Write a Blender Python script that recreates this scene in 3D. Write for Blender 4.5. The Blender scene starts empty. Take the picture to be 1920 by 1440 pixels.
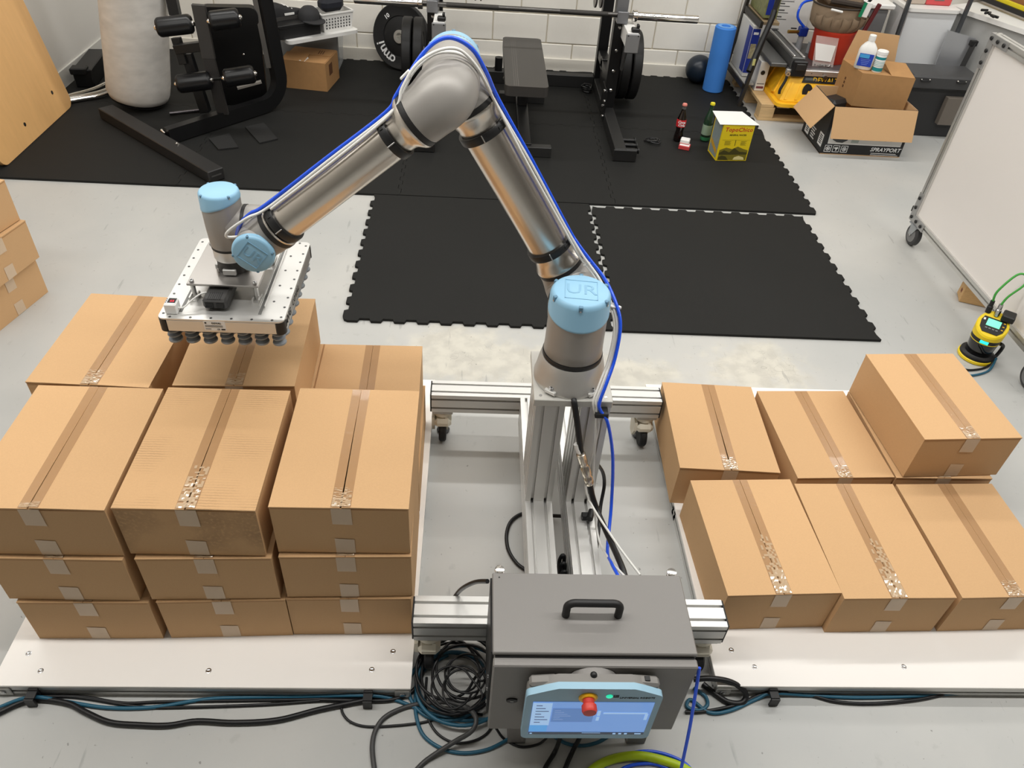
import bpy, bmesh, math, random
from mathutils import Vector, Matrix
random.seed(7)
V = Vector
SC = bpy.context.scene
COL = SC.collection
PI = math.pi

# ---------------------------------------------------------------- camera
FPX, PITCH, YAW, ROLL = 1428.05, 0.71213, -0.07717, 0.08114
CAM = V((0, 0, 2.006))
_F = V((-math.sin(YAW)*math.cos(PITCH), math.cos(YAW)*math.cos(PITCH), -math.sin(PITCH)))
_r = V((math.cos(YAW), math.sin(YAW), 0)); _u = _r.cross(_F)
_R = _r*math.cos(ROLL) + _u*math.sin(ROLL)
_U = _u*math.cos(ROLL) - _r*math.sin(ROLL)
cam = bpy.data.cameras.new('camera'); camo = bpy.data.objects.new('camera', cam); COL.objects.link(camo)
cam.sensor_width = 36; cam.lens = FPX/1920*36; cam.clip_start = .02
camo.matrix_world = Matrix(((_R.x, _U.x, -_F.x, CAM.x), (_R.y, _U.y, -_F.y, CAM.y), (_R.z, _U.z, -_F.z, CAM.z), (0, 0, 0, 1)))
SC.camera = camo

# ---------------------------------------------------------------- light
SC.view_settings.view_transform = 'Standard'; SC.view_settings.look = 'None'
SC.view_settings.gamma = 1; SC.view_settings.use_curve_mapping = False
SC.view_settings.exposure = -0.15
w = bpy.data.worlds.new('world'); SC.world = w; w.use_nodes = True
w.node_tree.nodes['Background'].inputs[0].default_value = (.9, .93, 1, 1)
w.node_tree.nodes['Background'].inputs[1].default_value = .05
CEIL = 3.3
# rows of linear ceiling fixtures, long in x
for k, (ly, e) in enumerate(((4.6, 36), (2.95, 24), (1.25, 44))):
    for lx in (-1.5, .95, 3.4):
        ld = bpy.data.lights.new('ceiling_strip', 'AREA'); ld.shape = 'RECTANGLE'
        ld.size = 2.4; ld.size_y = .14; ld.energy = e; ld.color = (1, .985, .95)
        lo = bpy.data.objects.new('ceiling_strip', ld); lo.location = (lx, ly, CEIL-.06); COL.objects.link(lo)

# ---------------------------------------------------------------- pixel rays (1920 x 1440 frame)
def ray(x, y): return _F + _R*((x-960)/FPX) - _U*((y-720)/FPX)
def pz(x, y, z): d = ray(x, y); return CAM + d*((z-CAM.z)/d.z)
def py(x, y, Y): d = ray(x, y); return CAM + d*((Y-CAM.y)/d.y)
def px(x, y, X): d = ray(x, y); return CAM + d*((X-CAM.x)/d.x)

# ---------------------------------------------------------------- materials
def S(r, g, b):
    f = lambda c: (c/255/12.92) if c/255 <= .04045 else ((c/255+.055)/1.055)**2.4
    return (f(r), f(g), f(b), 1)
MATS = {}
def mat(name, col, rough=.5, metal=0, var=0, vs=8, bump=0, bs=60, stretch=None, coat=0, alpha=1, emis=0, trans=0, spec=.5, aniso=0, ior=1.45, rand=0):
    if name in MATS: return MATS[name]
    m = bpy.data.materials.new(name); m.use_nodes = True; MATS[name] = m
    nt = m.node_tree; b = nt.nodes['Principled BSDF']; L = nt.links.new
    b.inputs['Base Color'].default_value = col; b.inputs['Roughness'].default_value = rough
    b.inputs['Metallic'].default_value = metal; b.inputs['Coat Weight'].default_value = coat
    b.inputs['Alpha'].default_value = alpha; b.inputs['Transmission Weight'].default_value = trans
    b.inputs['Specular IOR Level'].default_value = spec; b.inputs['IOR'].default_value = ior
    b.inputs['Anisotropic'].default_value = aniso
    if emis:
        b.inputs['Emission Color'].default_value = col; b.inputs['Emission Strength'].default_value = emis
    tc = nt.nodes.new('ShaderNodeTexCoord'); src = tc.outputs['Object']
    if stretch:
        mp = nt.nodes.new('ShaderNodeMapping'); mp.inputs['Scale'].default_value = stretch
        L(src, mp.inputs['Vector']); src = mp.outputs[0]
    if var or rand:
        n = nt.nodes.new('ShaderNodeTexNoise'); n.inputs['Scale'].default_value = vs; n.inputs['Detail'].default_value = 5
        L(src, n.inputs['Vector'])
        hsv = nt.nodes.new('ShaderNodeHueSaturation'); hsv.inputs['Color'].default_value = col
        mr = nt.nodes.new('ShaderNodeMapRange'); mr.inputs[1].default_value = .05; mr.inputs[2].default_value = .75
        mr.inputs[3].default_value = 1-var; mr.inputs[4].default_value = 1+var
        L(n.outputs[0], mr.inputs[0])
        out = mr.outputs[0]
        if rand:
            oi = nt.nodes.new('ShaderNodeObjectInfo'); m2 = nt.nodes.new('ShaderNodeMapRange')
            m2.inputs[3].default_value = 1-rand; m2.inputs[4].default_value = 1+rand
            L(oi.outputs['Random'], m2.inputs[0])
            mu = nt.nodes.new('ShaderNodeMath'); mu.operation = 'MULTIPLY'; L(out, mu.inputs[0]); L(m2.outputs[0], mu.inputs[1]); out = mu.outputs[0]
        L(out, hsv.inputs['Value']); L(hsv.outputs[0], b.inputs['Base Color'])
    if bump:
        n2 = nt.nodes.new('ShaderNodeTexNoise'); n2.inputs['Scale'].default_value = bs; n2.inputs['Detail'].default_value = 4
        L(src, n2.inputs['Vector'])
        bp = nt.nodes.new('ShaderNodeBump'); bp.inputs['Strength'].default_value = bump; bp.inputs['Distance'].default_value = .002
        L(n2.outputs[0], bp.inputs['Height']); L(bp.outputs[0], b.inputs['Normal'])
    return m

# ---------------------------------------------------------------- mesh builder
ROOTM = {}
def orth(a):
    a = V(a).normalized(); t = V((0, 0, 1)) if abs(a.z) < .9 else V((1, 0, 0))
    x = t.cross(a).normalized(); return x, a.cross(x), a
def catmull(pts, k=6, closed=False):
    pts = [V(p) for p in pts]; n = len(pts); o = []
    rng = range(n) if closed else range(n-1)
    for i in rng:
        if closed: a, b, c, d = pts[(i-1) % n], pts[i], pts[(i+1) % n], pts[(i+2) % n]
        else: a, b, c, d = pts[max(i-1, 0)], pts[i], pts[i+1], pts[min(i+2, n-1)]
        for j in range(k):
            t = j/k
            o.append(.5*((2*b)+(c-a)*t+(2*a-5*b+4*c-d)*t*t+(3*b-a-3*c+d)*t**3))
    if not closed: o.append(pts[-1])
    return o
class MB:
    def __init__(s): s.v = []; s.f = []
    def add(s, vs, fs):
        o = len(s.v); s.v += [V(p) for p in vs]; s.f += [tuple(i+o for i in f) for f in fs]; return s
    def box(s, c, size, rot=None, bev=0):
        hx, hy, hz = size[0]/2, size[1]/2, size[2]/2; c = V(c)
        bev = min(bev, hx*.9, hy*.9, hz*.9)
        M = rot if rot is not None else Matrix.Identity(3)
        if bev <= 0:
            vs = [c+M@V((x*hx, y*hy, z*hz)) for x in (-1, 1) for y in (-1, 1) for z in (-1, 1)]
            return s.add(vs, [(0, 1, 3, 2), (4, 6, 7, 5), (0, 4, 5, 1), (2, 3, 7, 6), (0, 2, 6, 4), (1, 5, 7, 3)])
        vs = []; ix = {}
        for sx in (-1, 1):
            for sy in (-1, 1):
                for sz in (-1, 1):
                    for ax in range(3):
                        p = [sx*(hx-bev), sy*(hy-bev), sz*(hz-bev)]
                        p[ax] = (sx*hx, sy*hy, sz*hz)[ax]
                        ix[(sx, sy, sz, ax)] = len(vs); vs.append(c+M@V(p))
        fs = []
        for a in (-1, 1):
            fs.append([ix[(a, y, z, 0)] for y, z in ((-1, -1), (1, -1), (1, 1), (-1, 1))])
            fs.append([ix[(x, a, z, 1)] for x, z in ((-1, -1), (1, -1), (1, 1), (-1, 1))])
            fs.append([ix[(x, y, a, 2)] for x, y in ((-1, -1), (1, -1), (1, 1), (-1, 1))])
            for b_ in (-1, 1):
                fs.append([ix[(a, b_, -1, 0)], ix[(a, b_, 1, 0)], ix[(a, b_, 1, 1)], ix[(a, b_, -1, 1)]])
                fs.append([ix[(a, -1, b_, 0)], ix[(a, 1, b_, 0)], ix[(a, 1, b_, 2)], ix[(a, -1, b_, 2)]])
                fs.append([ix[(-1, a, b_, 1)], ix[(1, a, b_, 1)], ix[(1, a, b_, 2)], ix[(-1, a, b_, 2)]])
                for c_ in (-1, 1): fs.append([ix[(a, b_, c_, 0)], ix[(a, b_, c_, 1)], ix[(a, b_, c_, 2)]])
        return s.add(vs, fs)
    def bb(s, x0, x1, y0, y1, z0, z1, bev=0):
        return s.box(((x0+x1)/2, (y0+y1)/2, (z0+z1)/2), (abs(x1-x0), abs(y1-y0), abs(z1-z0)), None, bev)
    def bar(s, p0, p1, w_, h_, up=(0, 0, 1), bev=0):
        p0, p1 = V(p0), V(p1); d = (p1-p0); a = d.normalized(); up = V(up)
        if abs(a.dot(up)) > .98: up = V((0, 1, 0))
        x = a.cross(up).normalized(); z = x.cross(a)
        M = Matrix((x, a, z)).transposed()
        return s.box((p0+p1)/2, (w_, d.length, h_), M, bev)
    def sweep(s, pts, r, n=10, closed=False, caps=True):
        pts = [V(p) for p in pts]; m = len(pts)
        rs = r if isinstance(r, (list, tuple)) else [r]*m
        vs = []; fs = []; x = None
        for i in range(m):
            if closed: t = pts[(i+1) % m]-pts[(i-1) % m]
            else: t = pts[min(i+1, m-1)]-pts[max(i-1, 0)]
            t = t.normalized() if t.length > 1e-9 else V((0, 0, 1))
            if x is None: x = orth(t)[0]
            x = (x-t*x.dot(t)); x = x.normalized() if x.length > 1e-6 else orth(t)[0]
            y = t.cross(x)
            for k in range(n):
                a = 2*PI*k/n; vs.append(pts[i]+(x*math.cos(a)+y*math.sin(a))*rs[i])
        for i in range(m if closed else m-1):
            for k in range(n):
                j = (i+1) % m
                fs.append((i*n+k, i*n+(k+1) % n, j*n+(k+1) % n, j*n+k))
        if caps and not closed:
            fs.append(tuple(range(n))); fs.append(tuple((m-1)*n+k for k in range(n)))
        return s.add(vs, fs)
    def tube(s, pts, r, n=8, k=6, closed=False): return s.sweep(catmull(pts, k, closed), r, n, closed)
    def cyl(s, p0, p1, r, r1=None, n=24, bev=0):
        p0, p1 = V(p0), V(p1); L_ = (p1-p0).length; r1 = r if r1 is None else r1
        if bev: return s.lathe(p0, p1-p0, [(0, 0), (r-bev, 0), (r, bev), (r1, L_-bev), (r1-bev, L_), (0, L_)], n)
        return s.lathe(p0, p1-p0, [(0, 0), (r, 0), (r1, L_), (0, L_)], n)
    def lathe(s, p0, axis, prof, n=32):
        x, y, a = orth(axis); p0 = V(p0); vs = []; fs = []; rings = []
        for r, h in prof:
            if r < 1e-6: rings.append([len(vs)]); vs.append(p0+a*h)
            else:
                rings.append(list(range(len(vs), len(vs)+n)))
                for k in range(n):
                    t = 2*PI*k/n; vs.append(p0+a*h+(x*math.cos(t)+y*math.sin(t))*r)
        for A, B in zip(rings, rings[1:]):
            if len(A) == 1 and len(B) == 1: continue
            for k in range(n):
                k2 = (k+1) % n
                if len(A) == 1: fs.append((A[0], B[k], B[k2]))
                elif len(B) == 1: fs.append((A[k], A[k2], B[0]))
                else: fs.append((A[k], A[k2], B[k2], B[k]))
        return s.add(vs, fs)
    def prism(s, poly, o, ux, uy, th):
        o, ux, uy = V(o), V(ux).normalized(), V(uy).normalized(); nz = ux.cross(uy); m = len(poly)
        vs = [o+ux*p[0]+uy*p[1] for p in poly]; vs += [p+nz*th for p in vs]
        fs = [tuple(range(m)), tuple(range(m, 2*m))]+[(i, (i+1) % m, m+(i+1) % m, m+i) for i in range(m)]
        return s.add(vs, fs)
    def plate(s, corners, th):
        c = [V(p) for p in corners]; nz = (c[1]-c[0]).cross(c[2]-c[0]).normalized()*th; m = len(c)
        return s.add(c+[p+nz for p in c], [tuple(range(m)), tuple(range(m, 2*m))]+[(i, (i+1) % m, m+(i+1) % m, m+i) for i in range(m)])
    def ball(s, c, r, n=24, sq=(1, 1, 1)):
        m = n//2; c = V(c); vs = [c+V((0, 0, r*sq[2]))]; fs = []
        for i in range(1, m):
            t = PI*i/m
            for k in range(n):
                a = 2*PI*k/n; vs.append(c+V((r*math.sin(t)*math.cos(a)*sq[0], r*math.sin(t)*math.sin(a)*sq[1], r*math.cos(t)*sq[2])))
        vs.append(c-V((0, 0, r*sq[2]))); e = len(vs)-1
        for k in range(n):
            fs.append((0, 1+k, 1+(k+1) % n)); fs.append((e, 1+(m-2)*n+(k+1) % n, 1+(m-2)*n+k))
            for i in range(m-2): fs.append((1+i*n+k, 1+(i+1)*n+k, 1+(i+1)*n+(k+1) % n, 1+i*n+(k+1) % n))
        return s.add(vs, fs)
    def mesh(s, name, m, ang=35):
        me = bpy.data.meshes.new(name); me.from_pydata([tuple(p) for p in s.v], [], s.f)
        b = bmesh.new(); b.from_mesh(me); bmesh.ops.recalc_face_normals(b, faces=b.faces); b.to_mesh(me); b.free()
        me.polygons.foreach_set('use_smooth', [True]*len(me.polygons)); me.set_sharp_from_angle(angle=math.radians(ang))
        me.materials.append(m); return me
    def obj(s, name, m, parent=None, world=True, ang=35, **kw):
        me = s.mesh(name, m, ang); return put(name, me, parent, world, **kw)
def mof(parent): return ROOTM.get(parent.name, Matrix.Identity(4)) if parent else Matrix.Identity(4)
def put(name, me, parent=None, world=True, loc=None, rot=None, **kw):
    """link a mesh as one object; world meshes are brought into the frame of their thing"""
    o = bpy.data.objects.new(name, me); COL.objects.link(o)
    if parent:
        o.parent = parent; ROOTM[o.name] = mof(parent)
        if world and loc is None: me.transform(mof(parent).inverted())
        if loc is not None:
            o.matrix_local = (mof(parent).inverted() if world else Matrix.Identity(4)) @ (Matrix.Translation(V(loc)) @ (rot.to_4x4() if rot else Matrix.Identity(4)))
    elif loc is not None:
        o.matrix_world = Matrix.Translation(V(loc)) @ (rot.to_4x4() if rot else Matrix.Identity(4))
    tag(o, **kw); return o
def tag(o, label=None, cat=None, group=None, kind=None):
    if label: o['label'] = label
    if cat: o['category'] = cat
    if group: o['group'] = group
    if kind: o['kind'] = kind
    return o
def thing(name, label, cat, loc=(0, 0, 0), rz=0, group=None):
    o = bpy.data.objects.new(name, None); COL.objects.link(o); o.empty_display_size = .05
    o.location = loc; o.rotation_euler = (0, 0, rz)
    ROOTM[o.name] = Matrix.Translation(V(loc)) @ Matrix.Rotation(rz, 4, 'Z')
    return tag(o, label, cat, group)
def single(mb, name, m, label, cat, group=None, ang=35, kind=None):
    """a thing that is one mesh: origin at the middle of its foot"""
    lo = V((min(p[i] for p in mb.v) for i in range(3))); hi = V((max(p[i] for p in mb.v) for i in range(3)))
    c = V(((lo.x+hi.x)/2, (lo.y+hi.y)/2, lo.z))
    me = mb.mesh(name, m, ang); me.transform(Matrix.Translation(-c))
    o = bpy.data.objects.new(name, me); COL.objects.link(o); o.location = c
    ROOTM[o.name] = Matrix.Translation(c)
    return tag(o, label, cat, group, kind)
def copy_tree(o, loc, rz, label=None, group=None):
    c = o.copy(); COL.objects.link(c); c.location = loc; c.rotation_euler = (0, 0, rz)
    ROOTM[c.name] = Matrix.Translation(V(loc)) @ Matrix.Rotation(rz, 4, 'Z')
    if label: c['label'] = label
    if group: c['group'] = group
    def kids(a, b):
        for ch in list(a.children):
            d = ch.copy(); COL.objects.link(d); d.parent = b; ROOTM[d.name] = ROOTM[c.name]; kids(ch, d)
    kids(o, c); return c
def lettering(s, m, parent, o, ux, uy, size, align='CENTER', shear=0, th=.0006, name='lettering', bold=0, space=1):
    cu = bpy.data.curves.new(name, 'FONT'); cu.body = s; cu.size = size; cu.align_x = align; cu.align_y = 'CENTER'
    cu.shear = shear; cu.extrude = th/2; cu.offset = bold; cu.resolution_u = 2; cu.space_character = space
    t = bpy.data.objects.new(name, cu); COL.objects.link(t)
    me = bpy.data.meshes.new_from_object(t.evaluated_get(bpy.context.evaluated_depsgraph_get()))
    bpy.data.objects.remove(t); bpy.data.curves.remove(cu)
    ux, uy = V(ux).normalized(), V(uy).normalized(); nz = ux.cross(uy)
    M = Matrix((ux, uy, nz)).transposed().to_4x4(); M.translation = V(o)
    me.transform(M); me.materials.clear(); me.materials.append(m)
    return put(name, me, parent)
def arc(c, ux, uy, r, a0, a1, n=12):
    c, ux, uy = V(c), V(ux), V(uy)
    return [c+(ux*math.cos(a0+(a1-a0)*i/n)+uy*math.sin(a0+(a1-a0)*i/n))*r for i in range(n+1)]
def rrect(w_, h_, r, n=5):
    o = []
    for cx, cy, a in ((w_/2-r, h_/2-r, 0), (-w_/2+r, h_/2-r, 90), (-w_/2+r, -h_/2+r, 180), (w_/2-r, -h_/2+r, 270)):
        for i in range(n+1):
            t = math.radians(a+90*i/n); o.append((cx+r*math.cos(t), cy+r*math.sin(t)))
    return o
def cable(name, label, pts, r, m, cat='cable', k=6, n=8, group=None):
    return single(MB().tube(pts, r, n, k), name, m, label, cat, group, ang=60)
# ---------------------------------------------------------------- palette
ALU = mat('anodised_aluminium', S(214, 213, 210), .38, .75, bump=.03, bs=300)
ALU2 = mat('cast_aluminium', S(190, 188, 184), .45, .6, bump=.05, bs=400)
STEEL = mat('brushed_steel_tube', S(206, 200, 192), .27, 1, var=.05, vs=30, aniso=.6)
CHROME = mat('chrome', S(225, 222, 218), .12, 1)
GREY = mat('robot_grey', S(152, 148, 143), .42, .2, bump=.04, bs=500)
CABG = mat('cabinet_grey', S(131, 128, 125), .5, .1, bump=.12, bs=700)
BLUE = mat('cap_blue', S(142, 188, 216), .38)
BLUED = mat('cap_blue_line', S(126, 172, 201), .45)
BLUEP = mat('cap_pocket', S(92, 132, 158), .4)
BLK = mat('black_plastic', S(26, 26, 27), .45)
RUB = mat('black_rubber', S(24, 24, 25), .65)
BSTL = mat('black_powder_steel', S(20, 20, 21), .38, .1, bump=.05, bs=300)
VIN = mat('black_vinyl', S(15, 15, 17), .33)
HOSE = mat('blue_hose', S(28, 84, 224), .25, coat=.3)
WCAB = mat('white_cable', S(225, 224, 220), .45)
TEAL = mat('teal_cable', S(38, 92, 116), .38)
KCAB = mat('black_cable', S(22, 22, 24), .42)
GCAB = mat('grey_cable', S(66, 66, 66), .45)
LIME = mat('lime_hose', S(172, 196, 24), .4, var=.12, vs=30)
GRNC = mat('green_cable', S(72, 165, 70), .45)
WHITE = mat('white_plastic', S(236, 235, 232), .4)
WPAN = mat('white_panel', S(243, 239, 234), .28, bump=.02, bs=30)
CREAM = mat('caster_cream', S(222, 216, 200), .5)
CARD = mat('cardboard', S(201, 162, 118), .8, var=.045, vs=260, bump=.12, bs=350, rand=.05)
CARDD = mat('cardboard_edge', S(170, 126, 82), .85, var=.05, vs=200)
TAPE = mat('clear_tape', S(168, 128, 88), .2, alpha=.38, bump=.35, bs=70, coat=.25)
TAPEF = mat('tape_ends', S(216, 192, 164), .3, alpha=.9, bump=.25, bs=60)
CRINK = mat('crinkled_tape', S(214, 186, 152), .08, alpha=.72, coat=1, spec=1)
RED = mat('red_plastic', S(205, 62, 52), .4)
YEL = mat('yellow_plastic', S(245, 190, 30), .42)
SILV = mat('screw_steel', S(190, 190, 190), .25, 1)
DSLOT = mat('dark_recess', S(30, 30, 32), .6)
PRINTW = mat('white_print', S(238, 238, 238), .5)
PRINTK = mat('black_print', S(22, 22, 22), .5)
WOODP = mat('pallet_wood', S(200, 168, 122), .7, var=.18, vs=9, stretch=(1, 12, 12))

def floor_mat():
    m = bpy.data.materials.new('painted_concrete'); m.use_nodes = True; nt = m.node_tree; L = nt.links.new
    b = nt.nodes['Principled BSDF']; N = nt.nodes.new
    geo = N('ShaderNodeNewGeometry'); P = geo.outputs['Position']
    def noise(sc, det=6, vec=None):
        n = N('ShaderNodeTexNoise'); n.inputs['Scale'].default_value = sc; n.inputs['Detail'].default_value = det; L(vec or P, n.inputs['Vector']); return n.outputs[0]
    def ramp(src, a, c):
        r = N('ShaderNodeMapRange'); r.interpolation_type = 'SMOOTHSTEP'; r.inputs[1].default_value = a; r.inputs[2].default_value = c; L(src, r.inputs[0]); return r.outputs[0]
    def math_(op, a, c):
        q = N('ShaderNodeMath'); q.operation = op
        for i, s_ in enumerate((a, c)):
            if isinstance(s_, (int, float)): q.inputs[i].default_value = s_
            else: L(s_, q.inputs[i])
        return q.outputs[0]
    def mix(fac, c1, c2):
        q = N('ShaderNodeMixRGB'); L(fac, q.inputs[0]) if not isinstance(fac, float) else setattr(q.inputs[0], 'default_value', fac)
        for i, s_ in ((1, c1), (2, c2)):
            if isinstance(s_, tuple): q.inputs[i].default_value = s_
            else: L(s_, q.inputs[i])
        return q.outputs[0]
    base = mix(ramp(noise(1.3), .3, .7), S(176, 177, 175), S(189, 188, 184))
    base = mix(math_('MULTIPLY', ramp(noise(22), .62, .74), .35), base, S(160, 160, 157))
    # worn patches down to bare concrete
    patch = None
    for cx, cy, rx, ry in ((.06, 2.46, .46, .24), (1.22, 2.44, .30, .22), (.66, 2.40, .30, .14)):
        mp = N('ShaderNodeMapping'); mp.vector_type = 'POINT'; mp.inputs['Scale'].default_value = (1/rx, 1/ry, 0)
        mp.inputs['Location'].default_value = (-cx/rx, -cy/ry, 0); L(P, mp.inputs['Vector'])
        ln = N('ShaderNodeVectorMath'); ln.operation = 'LENGTH'; L(mp.outputs[0], ln.inputs[0])
        d = math_('ADD', ln.outputs['Value'], math_('ADD', math_('MULTIPLY', math_('SUBTRACT', noise(3.2, 8), .5), 1.7), math_('MULTIPLY', math_('SUBTRACT', noise(16), .5), 1.0)))
        k = math_('SUBTRACT', 1.0, ramp(d, .45, 1.05))
        patch = k if patch is None else math_('MAXIMUM', patch, k)
    conc = mix(ramp(noise(14), .35, .65), S(208, 203, 188), S(184, 179, 166))
    base = mix(math_('MULTIPLY', patch, .62), base, conc)
    # hairline cracks and flaked paint rims in the worn area
    vor = N('ShaderNodeTexVoronoi'); vor.feature = 'DISTANCE_TO_EDGE'; vor.inputs['Scale'].default_value = 9
    wv = N('ShaderNodeVectorMath'); wv.operation = 'ADD'; L(P, wv.inputs[0])
    nz = N('ShaderNodeTexNoise'); nz.inputs['Scale'].default_value = 6; L(P, nz.inputs['Vector']); L(nz.outputs[1], wv.inputs[1]); L(wv.outputs[0], vor.inputs['Vector'])
    crack = math_('MULTIPLY', math_('SUBTRACT', 1.0, ramp(vor.outputs[0], 0.0, .012)), math_('MULTIPLY', patch, ramp(noise(5), .52, .6)))
    base = mix(math_('MULTIPLY', crack, .6), base, S(90, 86, 78))
    # scuffs and specks
    mp = N('ShaderNodeMapping'); mp.inputs['Scale'].default_value = (30, 4, 1); mp.inputs['Rotation'].default_value = (0, 0, .7); L(P, mp.inputs['Vector'])
    sc = math_('MULTIPLY', ramp(noise(1.0, 8, mp.outputs[0]), .655, .71), .35)
    base = mix(sc, base, S(120, 120, 120))
    sp = math_('MULTIPLY', ramp(noise(70, 2), .72, .76), .6)
    base = mix(sp, base, S(95, 93, 90))
    L(base, b.inputs['Base Color'])
    rr = N('ShaderNodeMapRange'); rr.inputs[3].default_value = .34; rr.inputs[4].default_value = .75; L(patch, rr.inputs[0]); L(rr.outputs[0], b.inputs['Roughness'])
    bp = N('ShaderNodeBump'); bp.inputs['Strength'].default_value = .08; bp.inputs['Distance'].default_value = .002; L(noise(40), bp.inputs['Height']); L(bp.outputs[0], b.inputs['Normal'])
    return m
def rubber_mat():
    m = mat('mat_rubber', S(29, 29, 28), .7, var=.10, vs=1.6, bump=.25, bs=420, spec=.25); return m
MATR = rubber_mat()

# ---------------------------------------------------------------- the room
WY, LX, RX, BY = 6.03, -2.735, 5.2, -2.6
FLOOR = MB().bb(LX-.1, RX+.1, BY-.1, WY+.1, -.08, 0).obj('floor', floor_mat(), kind='structure')
MB().bb(LX-.1, RX+.1, BY-.1, WY+.1, CEIL, CEIL+.08).obj('ceiling', mat('ceiling_white', S(178, 177, 173), .8, var=.03, vs=2), kind='structure')
WALLP = mat('wall_paint', S(224, 221, 216), .6, var=.03, vs=2, bump=.1, bs=40)
BLOCKP = mat('block_paint', S(244, 240, 231), .55, var=.035, vs=6, bump=.35, bs=55)
MB().bb(LX-.1, LX, BY, WY+.1, 0, CEIL).obj('wall_left', WALLP, kind='structure')
WALLD = mat('wall_grey_paint', S(150, 148, 145), .7)
MB().bb(RX, RX+.1, BY, WY+.1, 0, CEIL).obj('wall_right', WALLD, kind='structure')
MB().bb(LX, RX, BY-.1, BY, 0, CEIL).obj('wall_front', WALLD, kind='structure')
wb_ = MB().bb(LX, RX, WY+.012, WY+.12, 0, CEIL).obj('wall_back', mat('mortar_paint', S(212, 204, 188), .7), kind='structure')
bl = MB().box((0, 0, 0), (.398, .02, .195), None, .004).mesh('block', BLOCKP)
blh = MB().box((0, 0, 0), (.194, .02, .195), None, .004).mesh('block', BLOCKP)
for r_ in range(5):
    z = .203*r_+.1015; off = 0 if r_ % 2 else .203
    x = LX+off+.203; 
    if off: put('block', blh, wb_, loc=(LX+.1015, WY+.01+.002*random.random(), z))
    while x < 5.0:
        put('block', bl, wb_, loc=(x, WY+.0095+.003*random.random(), z)); x += .406
MB().bb(LX+.01, RX, WY-.012, WY, 0, .098, .003).obj('baseboard_back', mat('cove_paint', S(232, 227, 216), .5, bump=.05, bs=30), kind='structure')
MB().bb(LX, LX+.012, BY, WY-.012, 0, .11, .003).obj('baseboard_left', mat('cove_paint2', S(214, 212, 206), .5), kind='structure')

# ---------------------------------------------------------------- interlocking floor mats
PER, AMP, GAP = .0508, .009, .0012
def seam(a0, a1, c, out, teeth, gap=GAP):
    """points (along, across) of a tile side from a0 to a1 at coordinate c; out = outward sign"""
    if not teeth: return [(a0, c-out*gap), (a1, c-out*gap)]
    s_ = 1 if a1 > a0 else -1; o = []
    k0 = math.ceil(min(a0, a1)/PER+.6); k1 = math.floor(max(a0, a1)/PER-.6)
    ks = list(range(k0, k1+1))
    if s_ < 0: ks = ks[::-1]
    o.append((a0, c-out*gap))
    for k in ks:
        m_ = k*PER; sg = 1 if k % 2 else -1; d = AMP*sg-out*gap
        wd = PER*.5+.005*sg*0
        o += [(m_-s_*(wd-.004), c+d), (m_+s_*(wd-.004), c+d)]
    o.append((a1, c-out*gap)); return o
def mat_tile(x0, x1, y0, y1, tl, tr, tb, tf, label, group, th=.0125):
    p = [(a, b) for a, b in seam(x0, x1, y0, -1, tf)][:-1]
    p += [(b, a) for a, b in seam(y0, y1, x1, 1, tr)][:-1]
    p += [(a, b) for a, b in seam(x1, x0, y1, 1, tb)][:-1]
    p += [(b, a) for a, b in seam(y1, y0, x0, -1, tl)][:-1]
    mb = MB().prism(p, (0, 0, .0005), (1, 0, 0), (0, 1, 0), th)
    single(mb, 'rubber_mat', MATR, label, 'mat', group)
G = 'interlocking black rubber floor mats'
xs = (-2.71, -1.61, -.41, .79, 1.95)
lab = [['black rubber mat under the leg curl machine foot', 'black rubber mat along the bare floor edge, beside the leg curl machine', 'black rubber mat under the flat bench front foot', 'black rubber mat under the two glass bottles'],
       ['black rubber mat in the wall corner below the punching bag', 'black rubber mat by the wall under the clear storage tote', 'black rubber mat by the wall under the rear of the bench', 'black rubber mat by the wall under the blue foam roller']]
for j, (y0, y1) in enumerate(((3.865, 4.95), (4.95, 6.012))):
    for i in range(4):
        mat_tile(xs[i], xs[i+1], y0, y1, i > 0, True, True, j > 0 or False, lab[j][i], G)
mat_tile(-.545, .642, 2.70, 3.858, True, True, False, True, 'loose black rubber mat toothed on three sides, behind the robot gripper', G)
mat_tile(.662, 1.86, 2.685, 3.83, True, True, True, False, 'loose black rubber mat with one straight border, on the whiteboard side', G)
# ---------------------------------------------------------------- platforms
def slots(w_, h_, nx, ny, sw=.0042, sd=.011):
    """outline of a slotted extrusion"""
    def side(L_, n):
        o = []
        for i in range(n):
            c = -L_/2+L_*(i+.5)/n
            o += [(c-sw, 0), (c-sw, -sd), (c+sw, -sd), (c+sw, 0)]
        return o
    p = [(-w_/2, -h_/2)]
    p += [(a, -h_/2-b) for a, b in side(w_, nx)]; p.append((w_/2, -h_/2))
    p += [(w_/2+b, a) for a, b in side(h_, ny)]; p.append((w_/2, h_/2))
    p += [(-a, h_/2+b) for a, b in side(w_, nx)]; p.append((-w_/2, h_/2))
    p += [(-w_/2-b, -a) for a, b in side(h_, ny)]
    return p
def extr(p0, p1, w_, h_, nx=2, ny=2, up=(0, 0, 1), mb=None):
    p0, p1 = V(p0), V(p1); d = p1-p0; a = d.normalized(); up = V(up)
    x = up.cross(a).normalized(); y = a.cross(x)
    # ux x uy must point along the beam
    return (mb or MB()).prism(slots(w_, h_, nx, ny), p0, x, y, d.length)
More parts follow.
